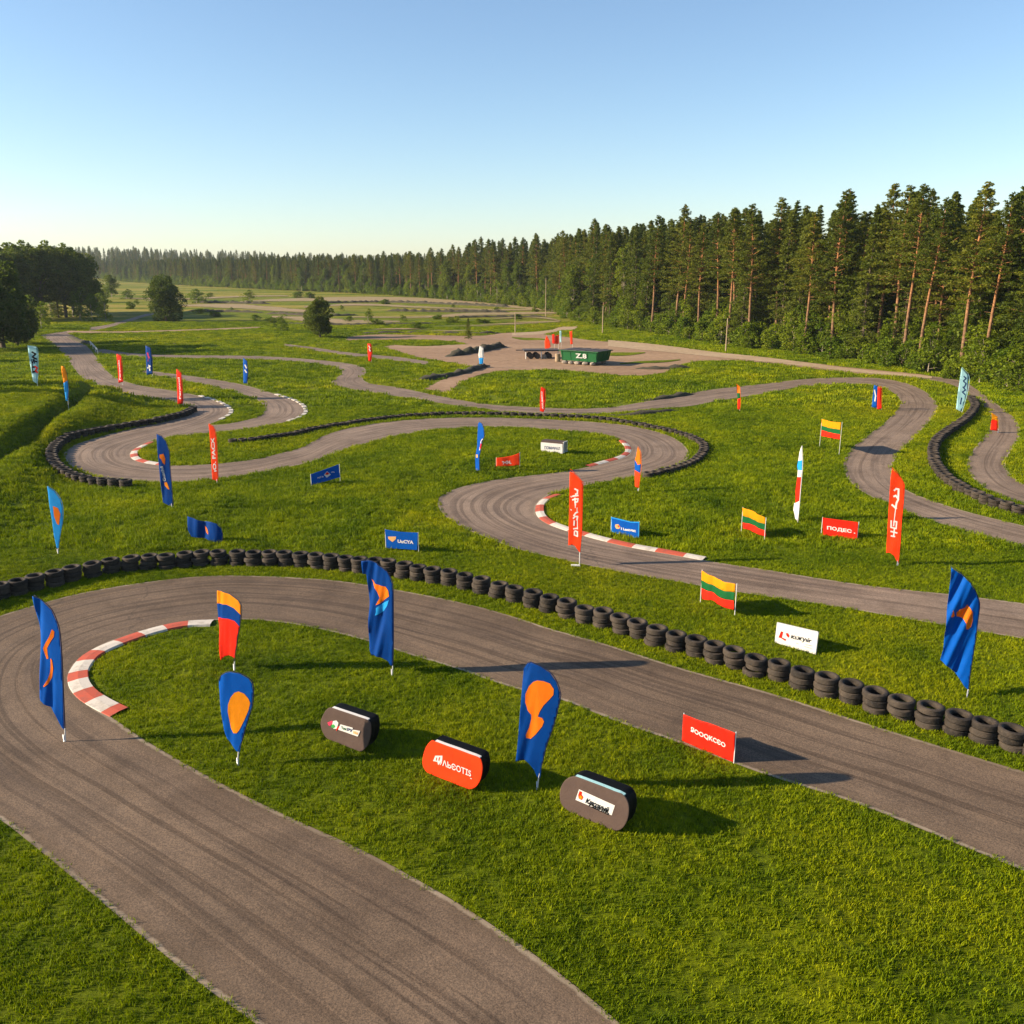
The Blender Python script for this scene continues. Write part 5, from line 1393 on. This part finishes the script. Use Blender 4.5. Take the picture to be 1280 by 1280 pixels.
# left grove
def place(kind, px, py, hpx, base_h, name, label, cat, group=None, wide=1.0):
    p = gp(px, py)
    zc = p.y * CP + (CAM_H - p.z) * SP
    target = hpx / F * zc / CP
    tr, cr, _ = PROTO[kind]
    s = target / max(v.co.z for v in cr.vertices)
    root = empty(name, p, random.uniform(0, 6.28)); root.scale = (s * wide, s * wide, s)
    tag(root, label, cat, group)
    link('trunk', tr, root); link('crown', cr, root)
    return root
HB = dict(round0=9, round1=8, round2=12, birch0=13, birch1=15, birch2=11, bush0=3.2, bush1=2.3, bush2=4.6, bush3=5.6, spruce0=18.5, spruce1=17, spruce2=19)
GL = 'trees of the dark left grove'
for i, (kind, px, py, hp_) in enumerate([('round2', 6, 402, 84), ('birch1', 16, 400, 90), ('round2', 26, 401, 82), ('birch1', 36, 399, 92), ('spruce1', 46, 398, 88), ('round2', 55, 399, 84), ('birch1', 65, 397, 90), ('spruce0', 74, 397, 82), ('round2', 83, 397, 84), ('birch1', 92, 396, 86), ('round2', 102, 395, 76), ('birch0', 110, 394, 66),
                                      ('birch1', 22, 394, 85), ('round2', 48, 393, 82), ('birch1', 70, 392, 80), ('round2', 92, 391, 76), ('birch1', -8, 400, 92), ('round2', -24, 402, 90)]):
    place(kind, px, py, hp_, HB[kind], 'grove_tree', ('tall dark broadleaf tree, %s from the left in the back row of the left grove' % ordinal(i + 1)) if kind[:5] != 'spruc' else 'dark spruce among the broadleaf trees of the left grove', 'tree', GL + (' (spruce)' if kind[:5] == 'spruc' else ''), 1.15)
for i, (kind, px, py, hp_, lb) in enumerate([('round2', -22, 442, 118, 'large dark tree at the left edge in front of the grove, outermost'), ('round1', 4, 436, 104, 'large dark tree at the left edge in front of the grove'), ('round1', 22, 430, 74, 'dark rounded tree beside the large one at the left edge'),
                                          ('bush3', 38, 419, 48, 'light green tall bush in front of the left grove'), ('bush2', 52, 412, 34, 'leafy bush in front of the left grove, right of the tall bush'), ('bush3', 100, 399, 38, 'green sapling clump at the right foot of the left grove'), ('bush2', 116, 401, 32, 'bushy sapling beyond the right end of the left grove'),
                                          ('birch2', 123, 398, 46, 'slender young tree just right of the left grove'), ('bush3', 133, 402, 34, 'dark bush beside the far path right of the left grove')]):
    place(kind, px, py, hp_, HB[kind], 'bush' if kind[:4] == 'bush' else 'grove_tree', lb, 'bush' if kind[:4] == 'bush' else 'tree')
# trees standing on the left outside the picture: they throw the long shades over the lawn
for i, (x, y, k, s, lb) in enumerate([(-54, 70, 'pine3', .72, 'nearest of the pines'), (-51, 75, 'pine3', .70, 'dense dark one of the pines'), (-92, 118, 'pine1', .9, 'third of the pines'), (-84, 126, 'pine0', .9, 'fourth of the pines'), (-99, 104, 'pine2', .9, 'pine beside the third one')]):
    tree(k, x, y, s, 'pine_tree', lb + ' standing outside the left edge of the picture', 'pine')
# single trees in the meadow
place('round0', 208, 402, 56, 9, 'meadow_tree', 'broad round dark green tree beside the far path', 'tree', wide=1.05)
place('round1', 400, 421, 48, 8, 'meadow_tree', 'round tree standing alone in the meadow left of the middle', 'tree', wide=1.05)
place('bush3', 352, 413, 19, 5.6, 'bush', 'light bush left of the lone round meadow tree', 'bush', wide=1.6)
place('bush2', 246, 379, 17, 4.6, 'bush', 'dark rounded bush just beyond the broad round tree', 'bush', wide=2.0)
place('bush2', 312, 377, 14, 4.6, 'bush', 'dark bush at the far edge of the bare field', 'bush', wide=1.8)
place('bush1', 482, 380, 6, 2.3, 'bush', 'flat dark shrub in the pinkish bare field', 'bush', wide=2.0)
place('spruce1', 585, 424, 25, 17, 'spruce_tree', 'small young spruce beside the dirt tracks', 'spruce', wide=1.7)
place('bush2', 460, 402, 16, 4.6, 'bush', 'small upright bush on the bare strip right of the lone tree', 'bush')
place('bush1', 562, 404, 8, 2.3, 'bush', 'small dark shrub in the far meadow, left one of two', 'bush')
place('bush1', 570, 404, 9, 2.3, 'bush', 'small dark shrub in the far meadow, right one of two', 'bush')
place('birch2', 140, 372, 27, 11, 'meadow_tree', 'light green tree beyond the left grove', 'tree', wide=1.6)
place('bush2', 158, 374, 12, 4.6, 'bush', 'rounded bush right of the light green tree beyond the grove', 'bush', wide=2)
place('bush1', 162, 386, 9, 2.3, 'bush', 'tiny dark bush in the grass left of the broad round tree', 'bush', wide=1.2)
place('bush2', 130, 378, 20, 4.6, 'bush', 'pale bush at the foot of the light green tree beyond the grove', 'bush', wide=2)
sc_ = [(250, 392), (268, 396), (290, 389), (320, 400), (338, 404), (345, 410), (372, 372), (388, 373), (428, 388), (436, 402), (470, 407), (505, 401), (520, 411), (548, 399), (566, 385), (598, 404), (606, 404), (620, 390), (648, 399), (668, 390), (170, 381), (192, 372), (218, 384), (236, 371), (262, 371)]
for i, (px, py) in enumerate(sc_):
    place('bush%d' % (i % 3), px, py, random.uniform(4, 8), 2.3, 'bush', 'low scrub bush of the far meadow, %s from the left' % ordinal(sorted(sc_).index((px, py)) + 1), 'bush', 'scrub of the far meadow', wide=random.uniform(1.4, 2.6))
for i, (pts_, w_, h_) in enumerate([([(350, 405), (420, 406.5), (500, 406), (560, 405)], .8, .55), ([(330, 392), (400, 395), (450, 394)], 1.0, .7), ([(440, 417.5), (520, 416.5), (600, 417.5), (630, 416)], .7, .5), ([(480, 389), (560, 390), (640, 391)], 1.2, .8),
                                  ([(560, 397.5), (620, 396.5), (690, 397)], .9, .6), ([(240, 378), (300, 379.5), (340, 380)], 1.3, .9), ([(400, 379), (480, 378), (560, 380.5), (640, 384)], 1.2, .8), ([(230, 389), (290, 390), (330, 391)], 1.1, .7)]):
    lump('earth_bank', pts_, w_, h_, 'low dark bank across the far meadow, %s of eight by distance order' % ordinal(i + 1), 'earth bank')
lump('brush_pile', [(208, 431), (214, 431), (222, 430.5), (228, 430)], .9, .9, 'brown heap of brush on the lawn at the left', 'brush pile')
for px, y0_, y1_, lb in ((682, 352, 397, 'thin pale pole at the forest corner behind the green skip'), (753, 385, 417, 'short pale post at the forest foot right of the skip'), (907, 402, 440, 'pale post in front of the near right forest'), (644, 392, 417, 'thin grey post in the grass left of the red flags')):
    p = gp(px, y1_)
    hh = (y1_ - y0_) / F * (p - camo.location).length / CP
    tag(MB().tube([(0, 0, -.2), (0, 0, hh)], [.09, .06], 8).build('wooden_pole', ['wood'], None, p, smooth=True), lb, 'pole')

# ------------------------------------------------------------------ grass blades
def tuft(seed, n, rad, h, wd):
    r_ = random.Random(seed)
    V = []; Fc = []
    for i in range(n):
        a = r_.uniform(0, 6.28); q = rad * math.sqrt(r_.random())
        x, y = q * math.cos(a), q * math.sin(a)
        b_ = r_.uniform(0, 6.28); hh = h * r_.uniform(.55, 1.25); ln = hh * r_.uniform(.15, .8)
        la = r_.uniform(0, 6.28)
        dx, dy = math.cos(b_) * wd / 2, math.sin(b_) * wd / 2
        mx, my = x + math.cos(la) * ln * .35, y + math.sin(la) * ln * .35
        tx, ty = x + math.cos(la) * ln, y + math.sin(la) * ln
        o = len(V)
        V += [(x - dx, y - dy, -.01), (x + dx, y + dy, -.01), (mx + dx * .8, my + dy * .8, hh * .6), (mx - dx * .8, my - dy * .8, hh * .6), (tx, ty, hh)]
        Fc += [(o, o + 1, o + 2, o + 3), (o + 3, o + 2, o + 4)]
    return mesh('grass_tuft', V, Fc, ['blade'])
def scatter(y0, y1, dens, wide=0.66, jit=0):
    n = int(dens * wide * (y1 ** 2 - y0 ** 2))
    y = np.sqrt(rng.uniform(y0 ** 2, y1 ** 2, n)); x = rng.uniform(-1, 1, n) * wide * y
    d = dist_road(x, y)
    pn = 0.5 + 0.5 * np.sin(x * .9 + np.sin(y * .7) * 2) * np.sin(y * 1.1 + 1.3 * np.sin(x * .5))
    k = (d > -0.10 + (jit + 0.08) * rng.random(n)) & (rng.random(n) < 0.6 + 0.4 * pn)
    x, y = x[k], y[k]
    ok = np.ones(len(x), bool)
    for q in KERB_PTS:
        lo, hi = q.min(0) - .5, q.max(0) + .5
        c = np.where((x > lo[0]) & (x < hi[0]) & (y > lo[1]) & (y < hi[1]))[0]
        for a_, b_ in q: ok[c[np.hypot(x[c] - a_, y[c] - b_) < 0.36]] = False
    x, y = x[ok], y[ok]
    return np.stack([x, y, H(x, y)], 1)
T1 = [tuft(i, 12, .09, .065, .011) for i in range(5)]
T2 = [tuft(20 + i, 22, .17, .115, .02) for i in range(5)]
T3 = [tuft(40 + i, 30, .42, .17, .05) for i in range(5)]
instancer('grass', np.vstack([scatter(8.0, 19, 150, .95, 0.1), scatter(19, 34, 150, .76, 0.1)]), T1, None, (0.7, 1.4), 'short mown grass of the foreground', 'grass')
instancer('grass', scatter(34, 72, 34, .66, 0.15), T2, None, (0.7, 1.5), 'grass of the middle lawns', 'grass')
instancer('grass', scatter(72, 190, 3.5, .66, 0.4), T3, None, (0.6, 1.5), 'rough grass of the far lawns', 'grass')

# ------------------------------------------------------------------ thin summer haze
m = bpy.data.materials.new('summer_haze'); m.use_nodes = True
t = m.node_tree
t.nodes.remove(t.nodes['Principled BSDF'])
pv = t.nodes.new('ShaderNodeVolumePrincipled')
pv.inputs['Color'].default_value = (0.72, 0.82, 0.92, 1)
pv.inputs['Density'].default_value = 0.00011
pv.inputs['Anisotropy'].default_value = 0.2
t.links.new(pv.outputs[0], t.nodes['Material Output'].inputs['Volume'])
M['haze'] = m
o = MB().box(-1600, 1600, -440, 1700, -1.5, 75, 0).build('haze', ['haze'])
tag(o, 'thin bluish summer haze over the whole site', 'haze', kind='stuff')
